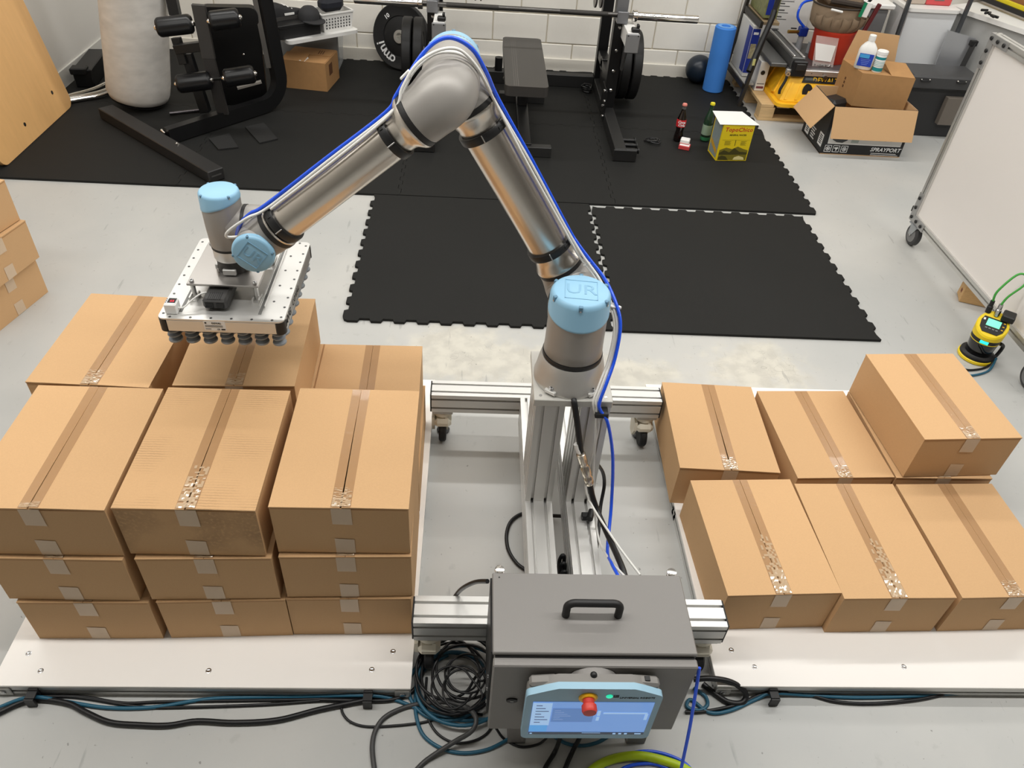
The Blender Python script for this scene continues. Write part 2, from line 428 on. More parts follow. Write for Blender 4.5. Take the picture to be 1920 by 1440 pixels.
def platform(x0, x1, y0, y1, label, screws):
    t = thing('pallet_platform', label, 'platform', ((x0+x1)/2, (y0+y1)/2, 0), 0, 'low aluminium framed platforms')
    MB().bb(x0-.002, x1+.002, y0-.002, y1+.002, .041, .05, .001).obj('deck_panel', WPAN, t)
    a = .04
    for yy in (y0+a/2, y1-a/2, (y0+y1)/2): extr((x0, yy, .0205), (x1, yy, .0205), a, a, 1, 1).obj('frame_rail', ALU, t)
    for xx in (x0+a/2, x1-a/2): extr((xx, y0+a, .0205), (xx, y1-a, .0205), a, a, 1, 1).obj('frame_rail', ALU, t)
    for xx, sg in ((x0, 1), (x1, -1)):
        for yy, sy in ((y0, -1), (y1, 1)):
            b = MB().bb(xx, xx+sg*.042, yy, yy+sy*.004, .004, .038, .002).obj('corner_bracket', ALU2, t)
            MB().cyl((xx+sg*.02, yy+sy*.004, .02), (xx+sg*.02, yy+sy*.007, .02), .009, n=14, bev=.002).obj('bolt', SILV, b)
    sm = MB().lathe((0, 0, 0), (0, 0, 1), [(.0075, 0), (.0075, .0008), (.0052, .0012), (.004, .0004), (0, .0004)], 14).mesh('screw', SILV)
    for sx, sy in screws: put('screw', sm, t, loc=(sx, sy, .05))
    return t
platform(-1.205, -.128, 1.008, 2.268, 'white topped low platform carrying the three tier carton stack', [(-1.15, 1.097), (-1.098, 1.048), (-.666, 1.052), (-.235, 1.059), (-.183, 1.113)])
platform(.712, 1.79, 1.022, 2.282, 'white topped low platform carrying the single layer of cartons', [(.775, 1.128), (.829, 1.077), (1.264, 1.082), (1.70, 1.085), (1.74, 1.13)])

# ---------------------------------------------------------------- cartons
BW, BD, BH = .328, .423, .174
def scuffed():
    m = mat('cardboard_scuffed', S(198, 159, 115), .8, var=.045, vs=260, bump=.12, bs=350)
    nt = m.node_tree; L = nt.links.new; b = nt.nodes['Principled BSDF']; tc = nt.nodes['Texture Coordinate']
    wv = nt.nodes.new('ShaderNodeTexWave'); wv.bands_direction = 'Y'; wv.inputs['Scale'].default_value = 38; wv.inputs['Distortion'].default_value = 1.5; wv.inputs['Detail Scale'].default_value = 3
    L(tc.outputs['Object'], wv.inputs['Vector'])
    n = nt.nodes.new('ShaderNodeTexNoise'); n.inputs['Scale'].default_value = 7; L(tc.outputs['Object'], n.inputs['Vector'])
    r1 = nt.nodes.new('ShaderNodeMapRange'); r1.inputs[1].default_value = .72; r1.inputs[2].default_value = .95; L(wv.outputs[1], r1.inputs[0])
    r2 = nt.nodes.new('ShaderNodeMapRange'); r2.inputs[1].default_value = .45; r2.inputs[2].default_value = .65; L(n.outputs[0], r2.inputs[0])
    mu = nt.nodes.new('ShaderNodeMath'); mu.operation = 'MULTIPLY'; L(r1.outputs[0], mu.inputs[0]); L(r2.outputs[0], mu.inputs[1])
    m3 = nt.nodes.new('ShaderNodeMath'); m3.operation = 'MULTIPLY'; m3.inputs[1].default_value = .38; L(mu.outputs[0], m3.inputs[0])
    mx = nt.nodes.new('ShaderNodeMixRGB'); mx.inputs[2].default_value = S(112, 86, 58); L(m3.outputs[0], mx.inputs[0])
    src = b.inputs['Base Color'].links[0].from_socket; L(src, mx.inputs[1]); L(mx.outputs[0], b.inputs['Base Color'])
    return m
def make_carton(g0, g1, m, lift=0, tw=.024, off=0, crink=0, name='cardboard_carton'):
    """carton with its foot centre at the origin: shell, two top flaps with a slit g0..g1, tape"""
    t = thing(name, 'x', 'box')
    w2, d2, th = BW/2, BD/2, .004; h = BH-.0045
    o = [(-w2, -d2), (w2, -d2), (w2, d2), (-w2, d2)]; i_ = [(a-math.copysign(th, a), b-math.copysign(th, b)) for a, b in o]
    vs = [(a, b, 0) for a, b in o]+[(a, b, h) for a, b in o]+[(a, b, h) for a, b in i_]+[(a, b, .006) for a, b in i_]
    fs = [(0, 1, 2, 3), (12, 13, 14, 15)]
    for k in range(4):
        j = (k+1) % 4; fs += [(k, j, 4+j, 4+k), (4+k, 4+j, 8+j, 8+k), (8+k, 8+j, 12+j, 12+k)]
    MB().add(vs, fs).obj('body', m, t, False, 30)
    # the front manufacturer joint / lip under the flaps
    MB().bb(-w2+.003, w2-.003, -d2-.0006, -d2+.001, h-.003, h, 0).obj('rim', CARDD, t, False)
    z0, z1 = h+.0003, BH
    for s_ in (-1, 1):
        a, b = s_*(w2+.0008), off
        pts = [(a, -d2-.001), (a, d2+.001), (b+s_*g1/2, d2+.001), (b+s_*g0/2, -d2-.001)]
        vs = []
        for z in (z0, z1):
            for q, (x, y) in enumerate(pts):
                up = lift if (q == 3 and s_ > 0) else 0
                vs.append((x, y, z+up))
        MB().add(vs, [(0, 1, 2, 3), (4, 5, 6, 7), (0, 1, 5, 4), (1, 2, 6, 5), (2, 3, 7, 6), (3, 0, 4, 7)]).obj('flap', m, t, False, 20)
    e = .0005
    # tape along the slit in two halves (split over the gap), then over both ends
    for s_ in (-1, 1):
        up = lift if s_ > 0 else 0; fx = abs(off)/BW*2
        xi0, xi1, xo = off+s_*(g0/2+.0002), off+s_*(g1/2+.0002), off+s_*tw
        k_ = max(0, 1-(tw-g0/2)/(BW/2))
        MB().add([(xi0, -d2, BH+e+up), (xo, -d2, BH+e+up*k_), (xo, d2, BH+e), (xi1, d2, BH+e)], [(0, 1, 2), (0, 2, 3)]).obj('tape', TAPE, t, False)
    # wrinkled stretch of tape toward the front end: many tiny tilted facets
    if crink:
        rnd = random.Random(int(g0*1e5)+crink); nx, ny = 7, 26; L0 = crink/100*BD
        vs = []; fs = []
        for j in range(ny+1):
            for i in range(nx+1):
                q = j/ny; x = off-tw+.002+(2*tw-.004)*i/nx; fade = (1-q)
                vs.append((x, -d2+.002+L0*q, BH+.0012+(lift*max(0, 1-abs(x-off)/(BW/2))*(1-L0*q/BD) if x > off else 0)+rnd.uniform(0, .0011)*fade))
        for j in range(ny):
            for i in range(nx):
                if rnd.random() < .25+.75*(1-j/ny)**1.2: k0 = j*(nx+1)+i; fs += [(k0, k0+1, k0+nx+2), (k0, k0+nx+2, k0+nx+1)]
        MB().add(vs, fs).obj('tape_wrinkle', CRINK, t, False, ang=1)
    for y, lo in ((-1, .112), (1, .115)):
        MB().add([(off-tw, y*(d2+.0018), BH-.002), (off+tw, y*(d2+.0018), BH-.002), (off+tw, y*(d2+.0016), lo), (off-tw, y*(d2+.0016), lo+.002)], [(0, 1, 2, 3)]).obj('tape_end', TAPEF, t, False)
        MB().add([(off-tw, y*(d2+.0014), .058), (off+tw, y*(d2+.0014), .055), (off+tw, y*(d2+.0014), .001), (off-tw, y*(d2+.0014), .001)], [(0, 1, 2, 3)]).obj('tape_end', TAPEF, t, False)
    return t
PROTO = [make_carton(.0014, .0012, CARD, crink=12), make_carton(.0045, .0006, CARD, .002, off=.004, crink=14), make_carton(.0055, .0008, CARD, .003, off=-.006, crink=4), make_carton(.0050, .0014, scuffed(), .003, off=.004, crink=32), make_carton(.003, .0016, CARD, .001, off=-.003, crink=48)]
USED = [False]*5
def carton(k, x, y, tier, a, label, group, z0=.0502):
    z = z0+tier*(BH+.0035)
    if not USED[k]:
        o = PROTO[k]; USED[k] = True; o.location = (x, y, z); o.rotation_euler = (0, 0, a); o['label'] = label; o['group'] = group
    else: copy_tree(PROTO[k], (x, y, z), a, label, group)
g = 'cartons on the platform under the gripper'
col = {'A': 'outer column farthest from the robot stand', 'B': 'middle column', 'C': 'column beside the robot stand'}
tier = ('bottom', 'middle', 'top')
for n_, t_, k, x, y, a in (
    ('A', 2, 2, -.993, 1.371, 0), ('B', 2, 3, -.652, 1.378, .001), ('C', 2, 1, -.297, 1.392, .007),
    ('A', 1, 0, -.996, 1.361, 0), ('B', 1, 0, -.645, 1.369, .027), ('C', 1, 0, -.299, 1.382, .026),
    ('A', 0, 0, -.979, 1.355, .013), ('B', 0, 0, -.636, 1.365, .038), ('C', 0, 0, -.302, 1.377, .02)):
    ex = {('A', 2): ', its flap seam nicked near the tape', ('B', 2): ', top scuffed with dark corrugation stripes', ('C', 2): ', with a long open slit between flaps'}.get((n_, t_), '')
    carton(k, x, y, t_, a, f'{tier[t_]} carton of the cable-side row, {dict(A="outer", B="middle", C="stand side")[n_]} column{ex}' if ex else f'{tier[t_]} tier brown carton of the cable-side row, {col[n_]}', g)
for n_, t_, k, x, y, a in (('A', 2, 1, -1.027, 1.803, -.029), ('B', 2, 0, -.652, 1.817, .034), ('C', 1, 0, -.316, 1.818, .02),
    ('A', 1, 0, -1.015, 1.80, -.01), ('B', 1, 0, -.640, 1.812, .02), ('A', 0, 0, -1.01, 1.80, .01), ('B', 0, 0, -.645, 1.81, .0), ('C', 0, 0, -.31, 1.82, .015)):
    ex = {('B', 2): ', right below the hovering suction gripper'}.get((n_, t_), '')
    carton(k, x, y, t_, a, f'{tier[t_]} tier brown carton of the mat-side row, {"middle column" if ex else col[n_]}{ex}', g)
g = 'cartons on the platform beside the whiteboard'
for k, x, y, t_, a, l in ((4, .892, 1.411, 0, .045, 'brown carton beside the control cabinet, wide crackled tape patch on top'), (4, 1.226, 1.404, 0, .026, 'brown carton in the middle of the cable-side row on the single layer platform'),
    (0, 1.569, 1.414, 0, .039, 'brown carton at the outer end of the cable-side row on the single layer platform'), (1, .867, 1.876, 0, -.036, 'slightly turned brown carton touching the rear frame beam end'),
    (0, 1.23, 1.856, 0, .046, 'brown carton between the turned carton and the two high stack'), (0, 1.571, 1.864, 0, .017, 'lower carton of the two high stack near the laser scanner'), (0, 1.581, 1.871, 1, .061, 'upper carton of the two high stack near the laser scanner')):
    carton(k, x, y, t_, a, l, g)
g = 'cartons stacked on the bare floor'
# edge stack: its tall end face looks toward the robot, turned about 13 degrees
for t_, dx, da in ((0, 0, 0), (1, .022, .01), (2, .004, -.015)):
    a = math.radians(-103)+PI+da   # carton depth axis along -x
    c = V((-1.85, 2.84, 0))
    rot = math.radians(-13.5)+da
    # right face runs from c toward the camera; centre is half a depth to -x and half a width toward the camera
    ux = V((math.cos(rot), math.sin(rot), 0)); uy = V((-math.sin(rot), math.cos(rot), 0))
    ctr = c+V((dx, 0, 0))-ux*BD/2-uy*BW/2
    carton(0, ctr.x, ctr.y, t_, rot+PI/2, ('bottom', 'middle', 'top')[t_]+' carton of the three high stack standing on bare floor', g, .0005)
for k, u_ in enumerate(USED):
    assert u_
# ---------------------------------------------------------------- robot stand
st = thing('robot_stand', 'aluminium extrusion robot stand on leveling casters with twin posts', 'stand', (.285, 1.55, 0))
BT = .229
def beam(x0, x1, y0, y1, z0, z1, along, nx=2, ny=2):
    if along == 'x': mb = extr((x0, (y0+y1)/2, (z0+z1)/2), (x1, (y0+y1)/2, (z0+z1)/2), y1-y0, z1-z0, nx, ny)
    elif along == 'y': mb = extr(((x0+x1)/2, y0, (z0+z1)/2), ((x0+x1)/2, y1, (z0+z1)/2), x1-x0, z1-z0, nx, ny)
    else: mb = extr(((x0+x1)/2, (y0+y1)/2, z0), ((x0+x1)/2, (y0+y1)/2, z1), y1-y0, x1-x0, nx, ny, (1, 0, 0))
    return mb
rb = beam(-.124, .690, 1.980, 2.060, BT-.08, BT, 'x').obj('cross_beam', ALU, st)
fb = beam(-.122, .712, 1.092, 1.175, BT-.083, BT, 'x').obj('cross_beam', ALU, st)
for o_, xs_, y0, y1 in ((rb, (-.124, .690), 1.98, 2.06), (fb, (-.122, .712), 1.092, 1.175)):
    MB().bb(xs_[0]-.005, xs_[0]-.0005, y0+.001, y1-.001, BT-.08, BT-.001, .001).obj('end_cap', BLK, o_)
    MB().bb(xs_[1]+.0005, xs_[1]+.005, y0+.001, y1-.001, BT-.08, BT-.001, .001).obj('end_cap', BLK, o_)
for x0 in (.1863, .3105):
    beam(x0, x0+.08, 1.1755, 1.9795, BT-.12, BT, 'y', 2, 3).obj('long_beam', ALU, st)
    beam(x0, x0+.08, 1.513, 1.673, BT+.0005, .634, 'z', 4, 2).obj('post', ALU, st)
MB().bb(.178, .390, 1.497, 1.706, .6345, .657, .0015).obj('top_plate', mat('plate_bead_blasted', S(200, 198, 192), .5, .5), st)
for a, b in ((.196, 1.515), (.372, 1.515)): MB().cyl((a, b, .6565), (a, b, .6578), .0045, n=12).obj('screw', SILV, st)
def caster(x, y):
    zt = BT-.083
    c = MB().bb(x-.036, x+.036, y-.036, y+.036, zt-.012, zt-.0005, .002).obj('caster_plate', ALU2, st)
    h = MB()
    h.lathe((x, y, zt-.034), (0, 0, 1), [(0, 0), (.030, 0), (.036, .006), (.036, .022), (0, .022)], 20)
    for s_ in (-1, 1): h.prism([(-.034, 0), (.030, 0), (.034, -.035), (.012, -.075), (-.022, -.075), (-.036, -.04)], (x+s_*.024-.005, y-.004, zt-.03), (0, -1, 0), (0, 0, 1), -.010 if False else .010)
    h.box((x, y-.012, .092), (.062, .070, .038), None, .012)
    h.obj('caster_fork', CREAM, c)
    wz = .042
    MB().lathe((x-.013, y-.020, wz), (1, 0, 0), [(0, 0), (.036, 0), (.0415, .005), (.0415, .021), (.036, .026), (0, .026)], 28).obj('wheel', RUB, c)
    MB().lathe((x, y+.02, 0.0006), (0, 0, 1), [(0, 0), (.022, 0), (.024, .006), (.012, .012), (.009, .06), (0, .06)], 16).obj('leveling_foot', BLK, c)
for x, y in ((-.085, 2.02), (.652, 2.02), (-.083, 1.133), (.672, 1.133)): caster(x, y)

# ---------------------------------------------------------------- control cabinet
cb = thing('control_cabinet', 'grey steel robot control cabinet with black top handle, on bracket feet', 'cabinet', (.303, .97, 0))
x0, x1, y0, y1, zb, zt = .0735, .5325, .877, 1.083, .155, .464
MB().bb(x0+.004, x1-.004, y0+.003, y1, zb, zt-.006, .003).obj('body', CABG, cb)
MB().bb(x0, x1, y0, y1+.004, zt-.012, zt, .0025).obj('lid', CABG, cb)
dr = MB().bb(x0+.0015, x1-.0005, y0-.0245, y0-.002, zb-.004, zt-.013, .003).obj('door', CABG, cb)
MB().bb(x0+.006, x1-.006, y0-.0025, y0+.004, zb, zt-.012, 0).obj('door_gasket', RUB, cb)
for xx, s_ in ((x0, -1), (x1, 1)):
    MB().bb(xx-s_*.003, xx+s_*.004, y0+.012, y1+.002, zb+.012, zt-.02, .001).obj('side_vent', BSTL, cb)
    for k in range(3): MB().cyl((xx+s_*.003, y0+.02, zb+.05+.06*k), (xx+s_*.006, y0+.02, zb+.05+.06*k), .004, n=10).obj('screw', SILV, cb)
# handle
hp = [(.242, .973, zt), (.242, .975, zt+.028)]
hb = [V((.242, .973, zt-.001)), V((.242, .973, zt+.030))]+arc((.242+.018, .974, zt+.030), (-1, 0, 0), (0, 0, 1), .018, 0.2, PI/2, 5)+arc((.364-.018, .974, zt+.030), (1, 0, 0), (0, 0, 1), .018, PI/2, .2, 5)+[V((.364, .973, zt+.030)), V((.364, .973, zt-.001))]
MB().sweep(hb, .0092, 14).obj('handle', mat('handle_black', S(32, 31, 32), .5), cb, ang=60)
MB().cyl((.090, y1-.010, zt-.0002), (.090, y1-.010, zt+.0006), .002, n=8).obj('screw', PRINTK, cb)
for xx in (.092, .517):
    e = MB().lathe((xx, 1.104, .4335), (0, 0, 1), [(0, 0), (.006, 0), (.006, .012), (.0115, .012), (.0125, .016), (.0115, .020), (0, .021)], 18)
    e.bb(xx-.008, xx+.008, 1.083, 1.112, .425, .434, .001).obj('hanger_bolt', CHROME, cb)
lk = MB().prism([(.013*math.cos(t*PI/10), .0085*math.sin(t*PI/10)) for t in range(20)], (.125, y0-.0245, .301), (1, 0, 0), (0, 0, 1), .004).obj('lock', BLK, dr)
MB().bb(.121, .129, y0-.0295, y0-.0285, .300, .302).obj('key_slot', SILV, lk)
for xa, xb in ((.132, .178), (.447, .494)):
    f = MB().bb(xa, xb, y0+.008, y0+.012, .0006, zb, 0); f.bb(xa, xb, y0+.008, y1-.02, .0006, .004); f.bb(xa, xb, y1-.024, y1-.02, .0006, zb)
    f.obj('foot_bracket', CABG, cb)

# ---------------------------------------------------------------- teach pendant
tp = thing('teach_pendant', 'pale blue tablet teach pendant with red stop button, hung on the control cabinet', 'pendant', (.298, .82, .23))
YP = .800
pc, zc = .2985, .331
# outline seen from the front (x to the right, z up)
W2, H2 = .150, .110
def pend(sh, r=.014):
    w_, h_ = W2-sh, H2-sh; o = []
    def c(cx, cz, a0, a1):
        for i in range(6):
            t = math.radians(a0+(a1-a0)*i/5); o.append((cx+(r)*math.cos(t), cz+(r)*math.sin(t)))
    c(-w_+r, -h_+r, 180, 270); c(w_-r, -h_+r, 270, 360); c(w_-r, h_-.012-r, 0, 70)
    o.extend([(w_*.68, h_+.006), (w_*.55, h_+.014), (-w_*.55, h_+.014), (-w_*.68, h_+.006)]); c(-w_+r, h_-.012-r, 110, 180)
    return o
fr = mat('pendant_blue', S(150, 186, 206), .4)
pb = mat('pendant_grey', S(125, 122, 118), .5)
MB().prism(pend(0), (pc, YP, zc), (1, 0, 0), (0, 0, 1), -.016).obj('front_frame', fr, tp)
MB().prism(pend(.003), (pc, YP+.0162, zc), (1, 0, 0), (0, 0, 1), -.020).obj('rear_shell', pb, tp)
for s_ in (-1, 1):
    MB().box((pc+s_*.112, YP+.030, zc+.093), (.062, .026, .035), Matrix.Rotation(s_*.12, 3, 'Y'), .006).obj('grip', pb, tp)
MB().bb(pc+.110, pc+.122, YP+.026, YP+.038, zc+.109, zc+.1125, .001).obj('usb_port', BLK, tp)
MB().prism([(.062*math.cos(t*PI/12), .062*math.sin(t*PI/12)) for t in range(13)], (pc, YP+.030, zc+.060), (1, 0, 0), (0, 0, 1), -.021).obj('hanger_disc', CABG, tp)
MB().ball((pc-.004, YP+.034, zc+.120), .008, 14).obj('knob', BLK, tp)
# screen: lit panel with its menu blocks
scr = mat('screen_lit', S(120, 165, 232), .15, emis=.55)
sx0, sx1, sz0, sz1 = .165, .434, .245, .398
sc_ = MB().bb(sx0, sx1, YP-.0012, YP-.0002, sz0, sz1).obj('screen', scr, tp)
scl = mat('screen_light', S(165, 202, 245), .2, emis=.6); scd = mat('screen_dark', S(98, 140, 205), .2, emis=.5); sck = mat('screen_bar', S(60, 74, 96), .2, emis=.2)
def spx(a0, a1, b0, b1, m, nm='screen_block', d=.0008):
    MB().bb(sx0+a0*(sx1-sx0), sx0+a1*(sx1-sx0), YP-.0012-d, YP-.0013, sz1-b1*(sz1-sz0), sz1-b0*(sz1-sz0)).obj(nm, m, sc_)
spx(0, .16, .02, .70, scl); spx(0, .15, .70, .9, mat('screen_cyan', S(92, 170, 240), .2, emis=.55)); spx(.17, .52, .18, .60, scd, d=.0004)
spx(.55, .575, .25, .40, scl); spx(.55, .575, .43, .55, scl); spx(.60, .97, .30, .34, scl); spx(.955, .98, .34, .52, scl); spx(0, 1, .93, 1, sck, 'status_bar')
for k in range(7): spx(.03, .03+.05+.03*(k % 3), .09+.085*k, .105+.085*k, sck, 'menu_line', .0012)
for k in range(6): spx(.19, .24+.03*(k % 4), .24+.055*k, .25+.055*k, mat('screen_line', S(150, 178, 222), .2, emis=.5), 'menu_line', .0008)
for xx in (.73, .78, .83): spx(xx, xx+.025, .945, .985, scl, 'button', .0012)
spx(.92, .975, .95, .98, scl, 'button', .0012); spx(.01, .03, .95, .98, scl, 'button', .0012); spx(.46, .62, .94, .95, scl, 'button', .0012)
# stop button and power light
eb = MB().lathe((.283, YP-.0002, .418), (0, -1, 0), [(0, 0), (.021, 0), (.021, .002), (.016, .006), (0, .006)], 24).obj('stop_collar', YEL, tp)
MB().lathe((.283, YP-.006, .418), (0, -1, 0), [(0, 0), (.0125, 0), (.0125, .010), (.0165, .013), (.0170, .024), (.0145, .029), (0, .030)], 24).obj('stop_button', RED, eb)
pl = MB().lathe((.329, YP-.0002, .424), (0, -1, 0), [(0, 0), (.0075, 0), (.0075, .001), (.006, .002), (0, .002)], 18).obj('power_button', mat('lit_green', S(40, 225, 175), .3, emis=.9), tp)
lettering('UNIVERSAL ROBOTS', PRINTK, tp, (.352, YP-.0004, .417), (1, 0, 0), (0, 0, 1), .0085, 'LEFT', .15, bold=.0001)
lg = MB()
for a, b, c_, d in ((.338, .350, .4275, .4285), (.338, .350, .4195, .4205), (.338, .339, .4195, .4285), (.349, .350, .4195, .4285)): lg.bb(a, b, YP-.0010, YP-.0003, c_, d)
lg.obj('logo_frame', PRINTK, tp)
lettering('UR', PRINTK, tp, (.344, YP-.0004, .424), (1, 0, 0), (0, 0, 1), .008, bold=.0002)
# ---------------------------------------------------------------- robot arm
B0 = V((.2793, 1.5994, .6575))
U_ = V((-.9999, .0128, 0)).normalized(); N_ = V((.0128, .9999, 0)).normalized(); Zv = V((0, 0, 1))
SH = V((.2816, 1.7834, .8384)); EL = V((-.0585, 1.7877, 1.3959)); E2 = V((-.0603, 1.6482, 1.3959))
W1 = V((-.5217, 1.654, 1.0103)); W2_ = V((-.5206, 1.7407, 1.0103)); W3 = V((-.626, 1.7421, 1.0103)); TL = V((-.626, 1.7421, .8938))
AD = (EL-SH).normalized(); FD = (W1-E2).normalized()
ra = thing('industrial_robot', 'grey and silver six axis robot arm with pale blue joint caps', 'robot', tuple(B0))
ringm = mat('joint_ring_black', S(28, 27, 27), .5)
# base
bs = MB().lathe(B0+Zv*.0003, Zv, [(0, 0), (.098, 0), (.0985, .004), (.0985, .014), (.0955, .024), (.0905, .050), (.0855, .072), (.0820, .080), (0, .080)], 64).obj('base_flange', ALU2, ra)
for k in range(4):
    a = -PI/2+.62*(1 if k % 2 else -1)+(PI if k > 1 else 0)
    d = V((math.cos(a), math.sin(a), 0)); t = V((-d.y, d.x, 0))
    pk = MB()
    for s_ in (-1, 1): pk.add([B0+d*.0985+t*s_*.017+Zv*.014, B0+d*.082+t*s_*.017+Zv*.014, B0+d*.085+t*s_*.013+Zv*.068, B0+d*.0875+t*s_*.013+Zv*.066], [(0, 1, 2, 3)])
    b_ = MB().box(B0+d*.0935+Zv*.010, (.034, .022, .012), Matrix((t, d, Zv)).transposed(), .002).obj('bolt_seat', ALU, bs)
    MB().cyl(B0+d*.0955+Zv*.0165, B0+d*.0955+Zv*.024, .0068, n=16, bev=.001).obj('bolt', SILV, b_)
    MB().cyl(B0+d*.0955+Zv*.0241, B0+d*.0955+Zv*.0246, .0036, n=6).obj('hex_socket', PRINTK, b_)
MB().lathe(B0+Zv*.0802, Zv, [(0, 0), (.0800, 0), (.0810, .002), (.0810, .011), (.0800, .013), (0, .013)], 64).obj('joint_ring', ringm, ra)
# shoulder housing: upright cylinder with a side port toward the back
sh = MB().lathe(B0+Zv*.0935, Zv, [(0, 0), (.0770, 0), (.0790, .003), (.0775, .03), (.0765, .13), (.0770, .148), (0, .148)], 64)
p_ = V((B0.x, B0.y, SH.z))
sh.lathe(p_, N_, [(.0745, 0), (.0735, .055), (.0715, .085), (.069, .095), (0, .095)], 48)
sh = sh.obj('shoulder_housing', GREY, ra, ang=50)
def cap(c, axis, r, h, nscrew, name='joint_cap', logo=True, par=ra, up=None, slant=None):
    """blue end cap; its lower rim slopes down on the side away from the port"""
    x, y, a = orth(axis)
    if up is not None:
        y = (V(up)-a*a.dot(V(up))).normalized(); x = y.cross(a)
    mb = MB().lathe(c, a, [(r*.9, 0), (r, 0), (r*1.012, .002), (r*1.012, .006), (r, .009), (r*.99, h*.62), (r*.965, h*.80), (r*.91, h*.95), (r*.86, h), (0, h*1.02)], 56)
    if slant is not None:
        sd_, am = V(slant[0]).normalized(), slant[1]
        for q in mb.v:
            hh = (q-V(c)).dot(a)
            if hh < .0095: q -= a*am*.5*(1+(q-V(c)).dot(sd_)/r)
    o = mb.obj(name, BLUE, par, ang=50)
    for k in range(nscrew):
        t = 2*PI*(k+.5)/nscrew; d = x*math.cos(t)+y*math.sin(t); tt = a.cross(d)
        q = V(c)+d*r*.925+a*h*.80
        MB().box(q, (r*.13, r*.15, h*.36), Matrix((tt, d, a)).transposed(), .0012).obj('screw_pocket', BLUEP, o)
        MB().cyl(q+d*r*.06-a*h*.12, q+d*r*.085-a*h*.12, r*.035, n=10).obj('screw', SILV, o)
    if logo:
        s_ = r*.52; fm = MB(); q = V(c)+a*(h*1.015)
        for sx, sy, lx, ly in ((0, 1, 1, 0), (0, -1, 1, 0), (1, 0, 0, 1), (-1, 0, 0, 1)):
            fm.box(q+x*s_*sx+y*s_*sy, (.0014+2*s_*lx, .0014+2*s_*ly, .0014), Matrix((x, y, a)).transposed())
        fm.obj('logo_frame', BLUED, o)
        lettering('UR', BLUED, o, q, x, y, r*.78, th=.0014, name='logo_letters')
    return o
cap(B0+Zv*.2440, Zv, .0785, .040, 6, up=(.10, 1, 0), slant=(-N_, .040))
def Lbend(c, d_in, l_in, d_out, l_out, r, name, r_out=None, par=ra, bend=.062):
    """smooth elbow housing: comes in along d_in, leaves along d_out"""
    d_in, d_out = V(d_in).normalized(), V(d_out).normalized(); r_out = r_out or r
    pts = [c+d_in*l_in, c+d_in*(l_in*.6+bend*.4)]
    for i in range(13):
        t = i/12; a = c+d_in*bend; b = c+d_out*bend
        pts.append(a*(1-t)**2+c*2*t*(1-t)+b*t*t)
    pts.append(c+d_out*(bend*.4+l_out*.6)); pts.append(c+d_out*l_out)
    m = len(pts); rs = [r+(r_out-r)*i/(m-1) for i in range(m)]
    for i in range(3, m-3): rs[i] += .004*math.sin(PI*(i-3)/(m-7))
    return MB().sweep(pts, rs, 48).obj(name, GREY, par, ang=50)
# joint 1 ring, lower arm elbow
MB().lathe(SH-N_*.0885, N_, [(0, 0), (.0700, 0), (.0705, .008), (0, .008)], 48).obj('joint_ring', ringm, ra)
Lbend(SH, -N_, .080, AD, .070, .0690, 'upper_arm_elbow', .0655)
MB().lathe(SH+N_*.020, N_, [(0, 0), (.062, 0), (.061, .028), (.054, .040), (0, .044)], 40).obj('elbow_back', GREY, ra)
def limb(P, Q, D, rt, rf, rr, t0, t1, nm, short=False):
    """tube between two housings: ring, silver bell, clamp, tube, clamp, bell, ring"""
    L_ = (Q-P).length
    for c, d in ((P+D*t0, 1), (Q-D*t1, -1)):
        sh_ = short and d < 0; rf_ = rf; rf = .0555 if sh_ else rf_
        MB().lathe(c, D*d, [(0, 0), (rf, 0), (rf*1.005, .003), (rf*1.005, .011), (rf, .013), (0, .013)], 48).obj('joint_ring', ringm, ra)
        if sh_: MB().lathe(c+D*d*.0132, D*d, [(0, 0), (rf*.985, 0), (rf*.985, .004), (rt*1.02, .007), (rt*1.02, .016), (0, .016)], 48).obj('neck_collar', STEEL, ra)
        else: MB().lathe(c+D*d*.0132, D*d, [(0, 0), (rf*1.01, 0), (rf*1.01, .004), (rf*.965, .010), (rt*1.06, .024), (rt*.99, .034), (rt*.985, .060), (0, .060)], 48).obj('bell_neck', STEEL, ra)
        k = c+D*d*(.022 if sh_ else .062); rf = rf_
        cl = MB().lathe(k, D*d, [(rt, 0), (rr, 0), (rr+.0012, .003), (rr+.0012, .017), (rr, .020), (rt, .020)], 48).obj('hose_clamp', BLK, ra)
        x = (-N_+V((0, 0, .25))).normalized(); x = (x-D*x.dot(D)).normalized()
        y = D.cross(x)
        for ang in (-.12, .75):
            v_ = x*math.cos(ang)+y*math.sin(ang)
            MB().box(k+D*d*.010+v_*(rr+.0012), (.003 if ang < 0 else .020, .0022, .021 if ang < 0 else .009), Matrix((v_.cross(D), v_, D)).transposed(), .0009).obj('clamp_slot', PRINTK if ang > 0 else SILV, cl)
    a = t0+.073; b = L_-t1-(.028 if short else .073)
    MB().lathe(P+D*a, D, [(0, 0), (rt, 0), (rt, b-a), (0, b-a)], 56).obj(nm, STEEL, ra)
limb(SH, EL, AD, .0555, .0660, .0625, .068, .078, 'upper_arm_tube')
limb(E2, W1, FD, .0470, .0640, .0530, .082, .060, 'forearm_tube', True)
